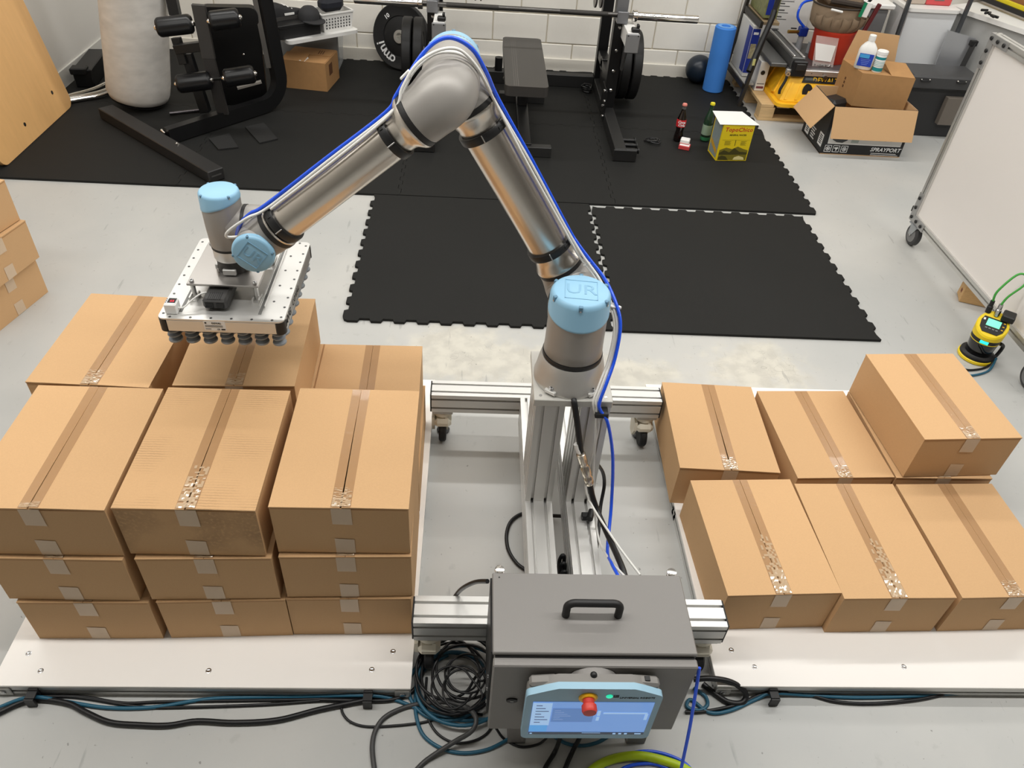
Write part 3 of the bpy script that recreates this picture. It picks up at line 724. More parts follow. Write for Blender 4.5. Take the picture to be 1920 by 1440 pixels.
# elbow: upper housing with its cap at the back, then the forearm elbow in front
eu = MB()
eu.lathe(EL-AD*.0785, AD, [(0, 0), (.0655, 0), (.066, .04), (.062, .07), (.04, .10), (0, .11)], 48)
eu.lathe(EL-N_*.066, N_, [(0, 0), (.0655, 0), (.0665, .005), (.0665, .125), (.0650, .132), (0, .132)], 48)
eu.obj('elbow_housing', GREY, ra, ang=50)
cap(EL+N_*.0665, N_, .0665, .030, 6, up=(0, 0, 1), slant=(AD, .03))
MB().lathe(EL-N_*.0745, N_, [(0, 0), (.0660, 0), (.0660, .008), (0, .008)], 48).obj('joint_ring', ringm, ra)
Lbend(E2, N_, .0655, FD, .081, .0670, 'forearm_elbow', .0635)
# wrist 1
w1 = MB()
w1.lathe(W1-FD*.059, FD, [(0, 0), (.0530, 0), (.0535, .02), (.050, .05), (.036, .075), (0, .088)], 40)
w1.lathe(W1-N_*.047, N_, [(0, 0), (.0490, 0), (.0500, .004), (.0500, .07), (.0485, .082), (0, .084)], 40)
w1.obj('wrist_housing', GREY, ra, ang=50)
cap(W1-N_*.0472, -N_, .0505, .016, 4, up=(.8, 0, 1))
# wrist 2
MB().lathe(W2_-N_*.048, N_, [(0, 0), (.0480, 0), (.0480, .006), (0, .006)], 40).obj('joint_ring', ringm, ra)
w2 = MB()
w2.lathe(W2_-N_*.0415, N_, [(0, 0), (.0475, 0), (.0470, .045), (.034, .075), (0, .084)], 40)
w2.lathe(W2_-U_*.05, U_, [(0, 0), (.0465, 0), (.0475, .004), (.0475, .088), (.0465, .096), (0, .096)], 40)
w2.obj('wrist_housing', GREY, ra, ang=50)
cap(W2_-U_*.0502, -U_, .0475, .016, 4)
MB().lathe(W2_+U_*.0465, U_, [(0, 0), (.0478, 0), (.0478, .008), (0, .008)], 40).obj('joint_ring', ringm, ra)
# wrist 3
w3 = MB()
w3.lathe(W3-Zv*.060, Zv, [(0, 0), (.0440, 0), (.0455, .004), (.0480, .06), (.0490, .125), (.048, .129), (0, .129)], 48)
w3.lathe(W3-U_*.0505, U_, [(0, 0), (.0470, 0), (.0470, .035), (0, .04)], 40)
w3.obj('wrist_housing', GREY, ra, ang=50)
cap(W3+Zv*.0702, Zv, .0495, .020, 4, logo=False, slant=(U_, .030))
MB().lathe(W3-Zv*.0665, Zv, [(0, 0), (.0445, 0), (.0445, .0065), (0, .0065)], 40).obj('joint_ring', ringm, ra)
MB().lathe(W3-Zv*.0965, Zv, [(0, 0), (.0420, 0), (.0430, .003), (.0430, .030), (0, .030)], 48).obj('tool_flange', ALU, ra)

# ---------------------------------------------------------------- suction gripper
gp = thing('suction_gripper', 'silver vacuum gripper bed with rows of grey bellows suction cups', 'gripper', (-.628, 1.772, .742))
gx0, gx1, gy0, gy1, gz0, gz1 = -.785, -.471, 1.575, 1.970, .785, .825
# quick changer between flange and plate
MB().lathe((TL.x, TL.y, .8745), Zv, [(0, 0), (.036, 0), (.036, .012), (.039, .013), (.039, .0385), (0, .0385)], 32).obj('quick_changer', mat('changer_dark', S(70, 68, 66), .4, .5), gp)
for dx, dy in ((0, -1), (1, 0), (-1, 0)):
    o = V((TL.x+dx*.0385, TL.y+dy*.0385, .886))
    MB().box(o, (.034 if dx == 0 else .009, .009 if dx == 0 else .034, .017), None, .002).obj('latch', ALU, gp)
MB().cyl((TL.x-.030, TL.y-.036, .8755), (TL.x-.030, TL.y-.036, .893), .0035, n=10).obj('latch_pin', CHROME, gp)
MB().bb(-.727, -.545, 1.660, 1.868, .868, .8742, .0012).obj('adapter_plate', mat('milled_plate', S(178, 174, 170), .34, .85, var=.05, vs=60, stretch=(1, 30, 1)), gp)
for dx in (-.716, -.556):
    for dy in (1.671, 1.857):
        s_ = MB().cyl((dx, dy, .833), (dx, dy, .8678), .006, n=14).obj('standoff', ALU, gp)
        MB().lathe((dx, dy, .8744), Zv, [(0, 0), (.0058, 0), (.0058, .005), (.0045, .0062), (.0028, .0062), (.0028, .003), (0, .003)], 16).obj('cap_screw', SILV, s_)
        r_ = MB(); r_.bb(dx-.010, dx+.010, dy-.020, dy+.014, gz1, .8285); r_.bb(dx-.010, dx-.006, dy-.020, dy+.014, .8285, .838); r_.bb(dx+.006, dx+.010, dy-.020, dy+.014, .8285, .838); r_.bb(dx-.006, dx+.006, dy-.004, dy+.014, .8285, .834)
        r_.obj('clamp_block', ALU, gp)
# bed: top deck with side rails
bd = MB().prism([(p[0], p[1]) for p in rrect(gx1-gx0, gy1-gy0, .016)], ((gx0+gx1)/2, (gy0+gy1)/2, gz1-.004), (1, 0, 0), (0, 1, 0), .004).obj('deck', ALU, gp)
MB().bb(gx0+.020, gx1-.020, gy0, gy0+.01, gz0, gz1-.004, .002).obj('front_rail', ALU, gp)
MB().bb(gx0+.020, gx1-.020, gy1-.01, gy1, gz0, gz1-.004, .002).obj('rear_rail', ALU, gp)
MB().bb(gx0, gx0+.01, gy0+.020, gy1-.020, gz0, gz1-.004, .002).obj('side_rail', ALU, gp)
sr = MB().bb(gx1-.01, gx1, gy0+.020, gy1-.020, gz0, gz1-.004, .002).obj('side_rail', ALU, gp)
MB().bb(gx0+.011, gx1-.011, gy0+.011, gy1-.011, gz0+.001, gz1-.005).obj('vacuum_chamber', mat('chamber', S(120, 120, 120), .5, .3), gp)
for sx in (-1, 1):
    for sy in (-1, 1):
        cx = gx0+.0155 if sx < 0 else gx1-.0155; cy = gy0+.0155 if sy < 0 else gy1-.0155
        pl_ = [(sx*.0035, sy*.0035)]; ar = []
        for i in range(7):
            t = (i/6)*PI/2; ar.append((sx*.0165*math.cos(t), sy*.0165*math.sin(t)))
        MB().prism([(-sx*.004, -sy*.004), (sx*.0165, -sy*.004)]+ar+[(-sx*.004, sy*.0165)], (cx, cy, gz0-.001), (1, 0, 0), (0, 1, 0), .0365).obj('corner_cap', BLK, gp)
# T slots on the deck and deck screws
for xx in (-.735, -.537):
    MB().bb(xx-.004, xx+.004, gy0+.03, gy1-.03, gz1, gz1+.0005).obj('deck_slot', mat('slot_shadow', S(120, 120, 118), .5, .5), bd)
for xa, xb in ((-.545, -.5425), (-.5315, -.529)): MB().bb(xa, xb, gy0+.06, gy1-.02, gz1, gz1+.006).obj('deck_rib', ALU, bd)
sm = MB().lathe((0, 0, 0), (0, 0, 1), [(.0034, 0), (.0034, .0006), (.0018, .0007), (.0018, .0003), (0, .0003)], 10).mesh('screw', mat('deck_screw', S(95, 95, 95), .35, .8))
for k in range(9):
    for xx in (gx0+.010, gx1-.010): put('screw', sm, bd, loc=(xx, gy0+.022+k*(gy1-gy0-.044)/8, gz1))
for k in range(6):
    for yy in (gy0+.008, gy1-.008): put('screw', sm, bd, loc=(gx0+.030+k*(gx1-gx0-.06)/5, yy, gz1))
for k in range(4): put('screw', sm, bd, loc=(gx1-.042, gy0+.09+k*.075, gz1))
# suction cups, bellows
cm = MB().lathe((0, 0, 0), (0, 0, -1), [(0, 0), (.0085, 0), (.0085, .004), (.0165, .0075), (.0172, .0095), (.0165, .0115), (.0080, .0155), (.0080, .0175), (.0168, .0210), (.0176, .0230), (.0168, .0250), (.0080, .0295), (.0080, .0310), (.0172, .0370), (.0180, .0400), (.0174, .042), (.010, .037), (0, .036)], 20).mesh('suction_cup', mat('cup_grey', S(140, 146, 152), .5), 40)
for i in range(7):
    for j in range(9): put('suction_cup', cm, gp, loc=(gx0+.024+i*(gx1-gx0-.048)/6, gy0+.022+j*(gy1-gy0-.044)/8, gz0+.0005))
# label and lettering
lb = MB().bb(-.672, -.618, gy0-.0006, gy0-.0001, .792, .8205).obj('label', WHITE, gp)
lettering('COVAL', PRINTK, lb, (-.640, gy0-.0008, .8155), (1, 0, 0), (0, 0, 1), .0065, bold=.0003, space=1.2)
MB().prism([(.0026*math.cos(t*PI/6), .0026*math.sin(t*PI/6)) for t in range(12)], (-.6665, gy0-.0007, .816), (1, 0, 0), (0, 0, 1), .0004).obj('logo_dot', PRINTK, lb)
for k in range(2): MB().bb(-.669, -.625, gy0-.0010, gy0-.0007, .8075-.0035*k, .8088-.0035*k).obj('print_line', mat('fine_print', S(90, 90, 90), .5), lb)
MB().bb(-.669, -.655, gy0-.0010, gy0-.0007, .7965, .7982).obj('print_line', MATS['fine_print'], lb)
lettering('CE', PRINTK, lb, (-.637, gy0-.0008, .7965), (1, 0, 0), (0, 0, 1), .006)
MB().bb(-.630, -.620, gy0-.0010, gy0-.0007, .7945, .7985).obj('print_block', PRINTK, lb)
lettering('MVG', PRINTK, sr, (gx1+.0004, 1.628, .805), (0, 1, 0), (0, 0, 1), .030, bold=.0006)
lettering('COVAL', PRINTK, sr, (gx1+.0004, 1.725, .805), (0, 1, 0), (0, 0, 1), .024, space=1.15)
# controller box between plate and deck
cxm = -.648
ct = MB().box((cxm, 1.668, .8445), (.062, .110, .030), None, .006).obj('valve_module', mat('module_grey', S(58, 57, 56), .5), gp)
for k in range(7): MB().bb(cxm-.018+k*.005, cxm-.0155+k*.005, 1.616, 1.648, .8595, .8602).obj('vent_rib', BLK, ct)
for s_ in (-1, 1): MB().bb(cxm+s_*.013-.009, cxm+s_*.013+.009, 1.6115, 1.613, .836, .850).obj('port', PRINTK, ct)
MB().bb(cxm-.0245, cxm-.005, 1.6105, 1.6125, .8365, .8405).obj('port', BLK, ct)
# vacuum switch
sw = thing('vacuum_switch', 'small white vacuum switch with red digital display on the gripper corner', 'sensor', (-.752, 1.607, .825))
MB().bb(-.768, -.738, 1.592, 1.622, .8255, .8545, .002).obj('housing', WHITE, sw)
MB().bb(-.766, -.740, 1.596, 1.621, .8546, .8556).obj('bezel', PRINTW, sw)
MB().bb(-.7605, -.741, 1.600, 1.620, .8557, .8563).obj('display', PRINTK, sw)
lettering('55', mat('lit_red', S(240, 40, 60), .4, emis=.8), sw, (-.7495, 1.607, .8566), (1, 0, 0), (0, 1, 0), .011)
for k in range(3): MB().bb(-.7655, -.7625, 1.600+k*.007, 1.604+k*.007, .8557, .8562).obj('key', mat('key_grey', S(90, 90, 95), .5), sw)
cable('sensor_lead', 'thin white lead from the vacuum switch to the valve module', [(-.738, 1.605, .838), (-.725, 1.608, .838), (-.708, 1.625, .848), (-.690, 1.64, .857), (-.676, 1.65, .857)], .0022, WCAB)

# ---------------------------------------------------------------- hoses and leads on the arm
def pp(l): return [py(*a) for a in l]
g = 'dress pack lines along the robot arm'
path = [(1172, 1102, 1.10), (1158, 1078, 1.15), (1146, 1055, 1.22), (1139, 1030, 1.30), (1146, 950, 1.41), (1149, 860, 1.45), (1140, 795, 1.465), (1126, 770, 1.475), (1124, 755, 1.48), (1136, 722, 1.50), (1153, 672, 1.55), (1163, 615, 1.60), (1157, 575, 1.64), (1135, 525, 1.70), (1105, 486, 1.735), (1082, 455, 1.755), (1064, 425, 1.765), (1000, 305, 1.765), (935, 187, 1.765), (913, 138, 1.74), (888, 95, 1.72), (855, 73, 1.70), (825, 74, 1.69), (795, 98, 1.68), (765, 142, 1.66), (742, 180, 1.65), (722, 212, 1.64), (610, 298, 1.635), (497, 385, 1.64), (470, 400, 1.645), (452, 418, 1.66), (444, 440, 1.69)]
cable('air_hose', 'glossy blue air hose clipped along the robot arm', pp(path), .0048, HOSE, 'hose', group=g)
wp = [(1180, 1090, 1.12), (1140, 1045, 1.26), (1120, 1000, 1.40), (1112, 900, 1.46), (1116, 830, 1.47), (1119, 770, 1.478), (1118, 752, 1.484), (1129, 722, 1.505), (1147, 672, 1.556), (1157, 615, 1.606), (1149, 575, 1.646), (1124, 523, 1.70), (1092, 478, 1.738), (1060, 425, 1.755), (995, 305, 1.755), (925, 185, 1.755), (905, 145, 1.72), (880, 112, 1.70), (850, 98, 1.69), (812, 103, 1.675), (775, 135, 1.655), (752, 180, 1.64), (730, 213, 1.63), (615, 302, 1.624), (503, 389, 1.630), (465, 408, 1.62), (430, 432, 1.63), (425, 444, 1.64), (445, 444, 1.655)]
cable('signal_lead', 'white lead looping low over the elbow beside the blue hose', pp(wp), .0036, WCAB, group=g)
wp2 = [(1200, 1078, 1.18), (1150, 1010, 1.30), (1100, 925, 1.46), (1108, 860, 1.475), (1122, 800, 1.478), (1114, 768, 1.48), (1113, 750, 1.486), (1124, 720, 1.512), (1142, 670, 1.56), (1152, 612, 1.612), (1143, 572, 1.652), (1117, 522, 1.705), (1086, 480, 1.742), (1054, 424, 1.745), (988, 305, 1.745), (930, 195, 1.745), (912, 158, 1.70), (890, 120, 1.685), (858, 92, 1.675), (818, 96, 1.665), (780, 122, 1.648), (754, 165, 1.632), (734, 212, 1.62), (620, 306, 1.615), (508, 392, 1.622)]
cable('signal_lead', 'white lead lying over the grey elbow of the arm', pp(wp2), .0034, WCAB, group=g)
for q, (x, y, Y) in enumerate(((1106, 493, 1.733), (1158, 575, 1.643), (763, 140, 1.652))):
    c = py(x-4, y, Y); o = MB().box(c, (.026, .010, .0045), Matrix.Rotation((-.6, .1, -.8)[q], 3, 'Y'), .001)
    o.box(c+V((.012, -.004, 0)), (.006, .006, .007), None, .001)
    single(o, 'cable_tie', WHITE, ('white cable tie where the lines leave the upper arm', 'white cable tie beside the shoulder cap', 'white cable tie on the loop before the elbow')[q], 'cable tie')
c = py(1128, 776, 1.475)
o = MB().bb(c.x-.018, c.x+.018, 1.466, 1.500, c.z-.010, c.z+.006, .002); o.bb(c.x-.012, c.x+.012, 1.49, 1.512, c.z-.008, c.z+.002)
single(o, 'cable_clip', BLK, 'black cable clip under the robot mounting plate', 'clip')
c = py(1100, 962, 1.45); c.z = BT
o = MB().bb(c.x-.014, c.x+.010, c.y-.010, c.y+.010, BT+.0003, BT+.018, .002); o.cyl((c.x+.008, c.y-.016, BT+.016), (c.x+.018, c.y+.016, BT+.016), .010, n=12)
single(o, 'cable_clip', BLK, 'black cable clip on top of the stand long beam', 'clip')
# robot mains lead with its silver connector
r1 = pp([(1075, 745, 1.512), (1077, 757, 1.494), (1082, 790, 1.478), (1087, 830, 1.470), (1090, 855, 1.462)])
cable('robot_lead', 'thick black lead leaving the robot base flange', r1, .0085, KCAB)
a, b = py(1088, 848, 1.464), py(1106, 908, 1.452)
cn = thing('cable_connector', 'ribbed silver cable connector hanging in front of the post', 'connector', tuple(b))
d = (b-a); Ld = d.length
prof = [(0, 0), (.010, 0), (.011, .004), (.0135, .006), (.0135, Ld*.30), (.0115, Ld*.33), (.0115, Ld*.42), (.0140, Ld*.45), (.0140, Ld*.66), (.0118, Ld*.68), (.0118, Ld*.76), (.0135, Ld*.78), (.0135, Ld*.96), (.010, Ld), (0, Ld)]
MB().lathe(a, d, prof, 22).obj('shell', mat('nickel', S(214, 205, 190), .22, 1), cn)
e_ = py(1081, 832, 1.472); MB().cyl(e_, e_+(r1[-1]-e_)*.75, .0089, n=16).obj('marker_sleeve', WHITE, cn)
r2 = pp([(1105, 905, 1.452), (1112, 935, 1.44), (1125, 970, 1.40), (1145, 1015, 1.30), (1165, 1060, 1.20), (1172, 1082, 1.165)])
cable('robot_lead', 'thick black lead running from the silver connector behind the control cabinet', r2, .0085, KCAB)
# ---------------------------------------------------------------- cables on the floor
def fl(l, r=.005): return [pz(x, y, r+(z[0] if z else 0)) for x, y, *z in l]
cable('grey_cable', 'thick grey cable rising in a big loop by the cabinet', fl([(703, 1450), (698, 1400), (706, 1365), (728, 1340), (775, 1322), (830, 1316, .03), (872, 1325, .05), (892, 1345, .06), (885, 1370, .05), (850, 1392, .02), (800, 1425), (775, 1450)], .0065), .0065, GCAB)
cable('teal_cable', 'teal cable looping off the coil toward the cabinet foot', fl([(955, 1385), (915, 1405), (870, 1412), (830, 1404), (795, 1380), (781, 1345), (779, 1305), (786, 1270), (805, 1248), (840, 1228)]), .005, TEAL)
cable('thin_black_cable', 'thin black cable in a lazy curve off the platform corner', fl([(660, 1308), (645, 1316), (641, 1333), (655, 1352), (685, 1362), (735, 1361), (790, 1355), (830, 1345), (875, 1338), (905, 1340)], .0035), .0035, KCAB)
cable('thin_black_cable', 'thin black cable in a deep curve in front of the coil', fl([(800, 1270), (798, 1310), (802, 1345), (820, 1375), (850, 1392), (885, 1390), (912, 1376), (930, 1350)], .0035), .0035, KCAB)
cable('black_cable', 'black cable dropping from the platform corner past the white caster', fl([(782, 1190, .1), (790, 1225, .03), (793, 1255), (785, 1280), (768, 1300), (735, 1312), (690, 1314), (600, 1312)], .006), .006, KCAB)
def coil(name, label, m, c, turns, rx, ry, r, seed, dz=.0):
    rnd = random.Random(seed); pts = []
    for t in range(turns):
        ox, oy, s_ = rnd.uniform(-.032, .028), rnd.uniform(-.034, .034), rnd.uniform(.72, 1.10)
        for k in range(10):
            a = 2*PI*k/10+.4
            pts.append((c[0]+ox+rx*s_*math.cos(a), c[1]+oy+ry*s_*math.sin(a), r+dz+t*r*1.5+.006*rnd.random()))
    return cable(name, label, pts, r, m, 'cable', 4, 7)
coil('teal_cable', 'teal cable coiled on the floor beside the control cabinet', TEAL, (-.010, 1.035), 3, .125, .115, .005, 3)
coil('black_cable', 'black cable coiled over the teal coil beside the control cabinet', KCAB, (.000, 1.045), 5, .105, .110, .004, 5, .022)
coil('thin_black_cable', 'thin black cable bunched and tied on top of the floor coils', KCAB, (.015, 1.025), 5, .060, .065, .003, 9, .055)
cable('black_cable', 'black lead arching from the cabinet back over the front beam', [py(914, 1090, 1.09), py(893, 1091, 1.12), py(872, 1100, 1.15), py(858, 1112, 1.18), py(848, 1130, 1.205), V((-.02, 1.215, .07)), V((-.015, 1.2, .01))], .006, KCAB)
cable('black_cable', 'black cable looping on the floor behind the twin beams', fl([(1060, 968, .03), (1020, 966), (985, 962), (960, 975), (950, 1000), (953, 1030), (968, 1055), (985, 1068), (1000, 1075)], .006), .006, KCAB)
cable('black_cable', 'black cable draped down beside the post from the plate', pp([(1118, 868, 1.52), (1130, 885, 1.55), (1133, 910, 1.56), (1126, 950, 1.52), (1122, 1000, 1.44), (1118, 1030, 1.36)]), .0055, KCAB)
for k in range(4):
    cable('black_cable', 'short black cable bundled between the twin beams', [(.292, 1.27+.028*k, .075-.004*k), (.288, 1.27+.028*k, .155), (.300, 1.27+.028*k, .165), (.300, 1.25+.028*k, .06)], .006, KCAB, group='cables bundled between the twin beams')
# along the platform edges
cable('teal_cable', 'teal cable clipped along the edge of the carton stack platform', fl([(-30, 1342), (0, 1326), (58, 1307, .012), (120, 1315), (200, 1327), (290, 1326), (400, 1310), (560, 1306), (690, 1304, .012), (740, 1312), (800, 1335), (860, 1350), (920, 1348)]), .0052, TEAL)
cable('black_cable', 'thick black cable bowing away from the carton stack platform', fl([(-30, 1352), (0, 1336), (60, 1312), (125, 1318), (160, 1335), (205, 1354), (260, 1359), (315, 1360), (370, 1352), (440, 1355), (520, 1350), (600, 1330), (690, 1312)], .0075), .0075, KCAB)
cable('black_cable', 'slim black cable lying under the rail edge of the carton stack platform', fl([(-30, 1346), (0, 1330), (60, 1307), (150, 1306), (230, 1318), (300, 1316), (420, 1314), (560, 1312), (700, 1308)], .0042), .0042, KCAB)
cable('black_cable', 'second slim black cable beside the teal one on the platform edge', fl([(-30, 1349), (0, 1333), (60, 1310), (140, 1307), (260, 1325), (350, 1326), (500, 1321), (600, 1314), (700, 1311)], .0042), .0042, KCAB)
cable('teal_cable', 'teal cable looped by the cabinet then along the single layer platform', fl([(1300, 1290), (1322, 1305), (1326, 1322), (1310, 1332), (1288, 1325), (1296, 1312), (1330, 1336), (1370, 1332), (1420, 1310), (1448, 1300, .010), (1520, 1304), (1600, 1308), (1700, 1306), (1800, 1300), (1950, 1296)]), .0052, TEAL)
cable('black_cable', 'slim black cable bowing along the single layer platform', fl([(1285, 1335), (1320, 1334), (1380, 1322), (1420, 1305), (1448, 1298, .012), (1510, 1302), (1570, 1316), (1640, 1319), (1720, 1312), (1790, 1298), (1860, 1294), (1950, 1295)]), .005, KCAB)
lp = cable('black_cable', 'thick black cable loop with a white marker sleeve beside the cabinet', fl([(1300, 1274, .05), (1330, 1272, .06), (1365, 1277, .05), (1390, 1290, .03), (1399, 1305, .01), (1390, 1318), (1365, 1316), (1340, 1300), (1318, 1282)], .008), .008, KCAB)
for x, y, l in ((62, 1307, 'black cable clip on the platform rail near the outer corner'), (691, 1304, 'black cable clip on the platform rail near the floor coil'), (1447, 1299, 'black cable clip on the single layer platform rail')):
    c = pz(x, y, .02); yy = 1.008 if x < 1000 else 1.022
    o = MB().bb(c.x-.012, c.x+.012, yy-.008, yy-.0008, .008, .040, .001); o.bb(c.x-.012, c.x+.012, yy-.030, yy-.008, .030, .036); o.bb(c.x-.012, c.x+.012, yy-.034, yy-.028, .002, .036)
    single(o, 'cable_clip', BLK, l, 'clip')
cable('air_hose', 'blue air hose hanging straight beside the control cabinet to the floor', [(.5405, .865, .43), (.538, .80, .28), (.528, .72, .09), (.522, .66, .006), (.51, .58, .006), (.50, .5, .006)], .0042, HOSE, 'hose')
cable('air_hose', 'thick lime green air hose curving over the floor', fl([(1085, 1470), (1115, 1440), (1150, 1423), (1195, 1417), (1240, 1425), (1285, 1442), (1320, 1470)], .012), .0115, LIME, 'hose', n=14)
cable('air_hose', 'blue air hose loop under the lime green hose', fl([(1105, 1465), (1140, 1432), (1185, 1412), (1230, 1410), (1280, 1428), (1310, 1460)], .005), .0045, HOSE, 'hose')
cable('air_hose', 'second blue air hose loop inside the lime green curve', fl([(1140, 1465), (1170, 1440), (1205, 1432), (1240, 1436), (1290, 1462)], .005), .0045, HOSE, 'hose')
for i, l in enumerate(([(1052, 1372, .10), (1048, 1390, .05), (1040, 1410), (1022, 1440), (1010, 1470)], [(1090, 1372, .1), (1086, 1385, .06), (1074, 1408), (1060, 1440), (1050, 1470)])):
    cable('black_cable', ('black lead from under the teach pendant, farther from the lime hose', 'black lead from under the teach pendant, running beside the lime hose')[i], fl(l, .006), .006, KCAB)
cable('black_cable', 'thin black lead sagging under the control cabinet', fl([(930, 1365, .03), (945, 1385), (975, 1400), (1010, 1395), (1030, 1378, .02), (1040, 1370, .05)], .0035), .0035, KCAB)
cable('teal_cable', 'teal cable sagging below the teach pendant', fl([(1030, 1375), (1060, 1393), (1090, 1398), (1120, 1392), (1145, 1378)]), .005, TEAL)
# ================================================================ gym corner
# leaning table top
wood = mat('beech_laminate', S(228, 180, 120), .35, var=.06, vs=5, stretch=(6, 6, 1), bump=.02, bs=80)
wbd = thing('table_top_board', 'beech laminate table top leaning against the plain wall', 'board', (-2.56, 4.4, .013))
ux = V((0, 1, 0)); uy = V((-.163, 0, 1)).normalized()
MB().prism(rrect(.92, .98, .06, 6), V((-2.548, 4.415, .016))+uy*.49, ux, uy, -.024).obj('panel', wood, wbd)
for a, b in ((.30, .135), (-.10, .10), (-.3, .84)):
    o = V((-2.548, 4.415, .016))+ux*a+uy*b; nn = ux.cross(uy)
    MB().lathe(o, nn, [(0, 0), (.011, 0), (.011, .0012), (.006, .0013), (.006, .0006), (0, .0006)], 14).obj('insert_nut', BLK, wbd)
    MB().cyl(o+nn*.0008, o+nn*.0016, .004, n=10).obj('nut_core', SILV, wbd)
# punching bag
bg = thing('punching_bag', 'worn grey punching bag leaning on the leg curl machine', 'bag', (-2.155, 4.93, .014))
ax = V((.19, 0, 1)).normalized(); b0 = V((-2.150, 4.93, .058)); R_ = .186
prof = [(0, 0), (R_*.80, .004), (R_*.93, .018), (R_*.99, .05), (R_, .12), (R_*1.01, .4), (R_*1.02, .8), (R_, 1.2), (R_*.9, 1.25), (0, 1.26)]
mb = MB().lathe(b0, ax, prof, 64)
for p in mb.v:
    h = (p-b0).dot(ax); c = b0+ax*h; d = p-c
    if h > .02: p += d*(.012*math.sin(h*46+3*math.sin(p.y*9))+.010*math.sin(h*90+5*p.x*8))
mb.obj('canvas_body', mat('bag_canvas', S(202, 198, 192), .8, var=.17, vs=9, stretch=(1, 1, 2.5), bump=.3, bs=90), bg, ang=80)
MB().lathe(b0-ax*.006, ax, [(0, 0), (R_*.85, 0), (R_*.90, .008), (0, .009)], 40).obj('base_disc', RUB, bg)
# chrome bars and black block by the wall
for a, b, l in (((-2.66, 4.90), (-2.44, 5.20), 'chrome lat bar lying nearest the black block by the wall'), ((-2.625, 4.895), (-2.37, 5.13), 'chrome curl bar lying in the middle of the bars by the wall'), ((-2.585, 4.890), (-2.35, 5.06), 'chrome handle bar lying outermost of the bars by the wall')):
    p0, p1 = V((*a, .030)), V((*b, .032)); d = (p1-p0)
    o = MB().tube([p0, p0+d*.3, p0+d*.7, p1+V((.01, .03, .012)), p1+d*.25+V((0, .02, .004))], .0145, 12)
    o.lathe(p1+V((.01, .03, .012))-d.normalized()*.02, d, [(.0146, 0), (.021, .002), (.021, .016), (.0146, .018)], 14)
    single(o, 'lat_bar', CHROME, l, 'bar', 'chrome gym bars by the wall', 60)
o = MB().box((-2.61, 5.38, .072), (.12, .42, .115), Matrix.Rotation(.12, 3, 'Z'), .006)
o.box((-2.60, 5.18, .125), (.10, .08, .04), Matrix.Rotation(.12, 3, 'Z'), .006)
single(o, 'storage_box', BSTL, 'low black box against the plain wall behind the chrome bars', 'box')

# leg curl machine
lm = thing('leg_curl_machine', 'black leg curl gym machine with four foam rollers', 'gym machine', (-1.6, 4.5, .013))
f0, f1 = V((-2.275, 4.715, .048)), V((-1.402, 3.925, .048))
MB().bar(f0, f1, .095, .066, bev=.004).obj('floor_beam', mat('beam_black', S(34, 33, 33), .5), lm)
MB().box(f1+(f1-f0).normalized()*.0012+V((0, 0, .002)), (.058, .0008, .008), Matrix((V((.669, .743, 0)), (f1-f0).normalized(), Zv)).transposed()).obj('worn_print', mat('faded_print', S(70, 69, 68), .5), lm)
def rsweep(mb, pts, w_, h_):
    """rectangular tube along a path, upright section"""
    pts = [V(p) for p in pts]; m = len(pts); vs = []; fs = []
    lat = (pts[1]-pts[0]).cross(V((0, 0, 1))).normalized()
    for i in range(m):
        t = (pts[min(i+1, m-1)]-pts[max(i-1, 0)]).normalized(); u = lat.cross(t).normalized()
        for a, b in ((-1, -1), (1, -1), (1, 1), (-1, 1)): vs.append(pts[i]+lat*a*w_/2+u*b*h_/2)
    for i in range(m-1):
        for k in range(4): fs.append((i*4+k, i*4+(k+1) % 4, i*4+4+(k+1) % 4, i*4+4+k))
    fs += [(0, 1, 2, 3), tuple(4*m-4+k for k in range(4))]
    return mb.add(vs, fs)
a0, a1 = V((-1.80, 4.375, .062)), V((-1.365, 4.905, .062))
dh = (a1-a0).normalized(); cen = a1+V((0, 0, .15))
pts = [a0, a0+(a1-a0)*.5]+[cen+V((0, 0, -1))*.15*math.cos(t*PI/16)+dh*.15*math.sin(t*PI/16) for t in range(9)]
pts += [pts[-1]+V((-.03, .0, .55)), pts[-1]+V((-.06, 0, 1.1))]
rsweep(MB(), pts, .055, .085).obj('main_frame', BSTL, lm, ang=30)
q = pts[-2]; 
for s_ in (0,): MB().bar(pts[-3]+V((-.045, -.032, .06)), pts[-2]+V((-.045, -.032, 0)), .012, .030, up=(1, 0, 0)).obj('sheen_strip', mat('sheen_grey', S(110, 108, 105), .4, .5), lm)  # paler strip paints in the light caught by the upright's polished face
# lever with foam rollers
MB().bar(py(372, 8, 4.58), py(392, 110, 4.60), .075, .022, up=(0, -1, 0), bev=.003).obj('lever_arm', mat('lever_grey', S(64, 62, 61), .4, .3), lm)
MB().bar(py(391, 106, 4.60), py(419, 214, 4.66), .068, .022, up=(0, -1, 0), bev=.003).obj('lever_arm', MATS['lever_grey'], lm)
MB().bar(py(412, 182, 4.638), py(416, 202, 4.648), .018, .006, up=(0, -1, 0)).obj('adjust_slot', PRINTK, lm)
for (xa, ya), (xb, yb) in (((294, 52), (361, 44)), ((393, 40), (449, 33)), ((332, 158), (396, 150)), ((421, 147), (477, 138))):
    p0, p1 = py(xa, ya, 4.56), py(xb, yb, 4.60); d = (p1-p0).normalized()
    r_ = MB().lathe(p0, p1-p0, [(0, 0), (.040, 0), (.050, .010), (.052, .02), (.052, (p1-p0).length-.02), (.050, (p1-p0).length-.01), (.040, (p1-p0).length), (0, (p1-p0).length)], 32).obj('foam_roller', VIN, lm)
    for e, s_ in ((p0, -1), (p1, 1)): MB().lathe(e, d*s_, [(0, 0), (.016, 0), (.016, .006), (.010, .014), (0, .015)], 16).obj('end_nut', CHROME, r_)
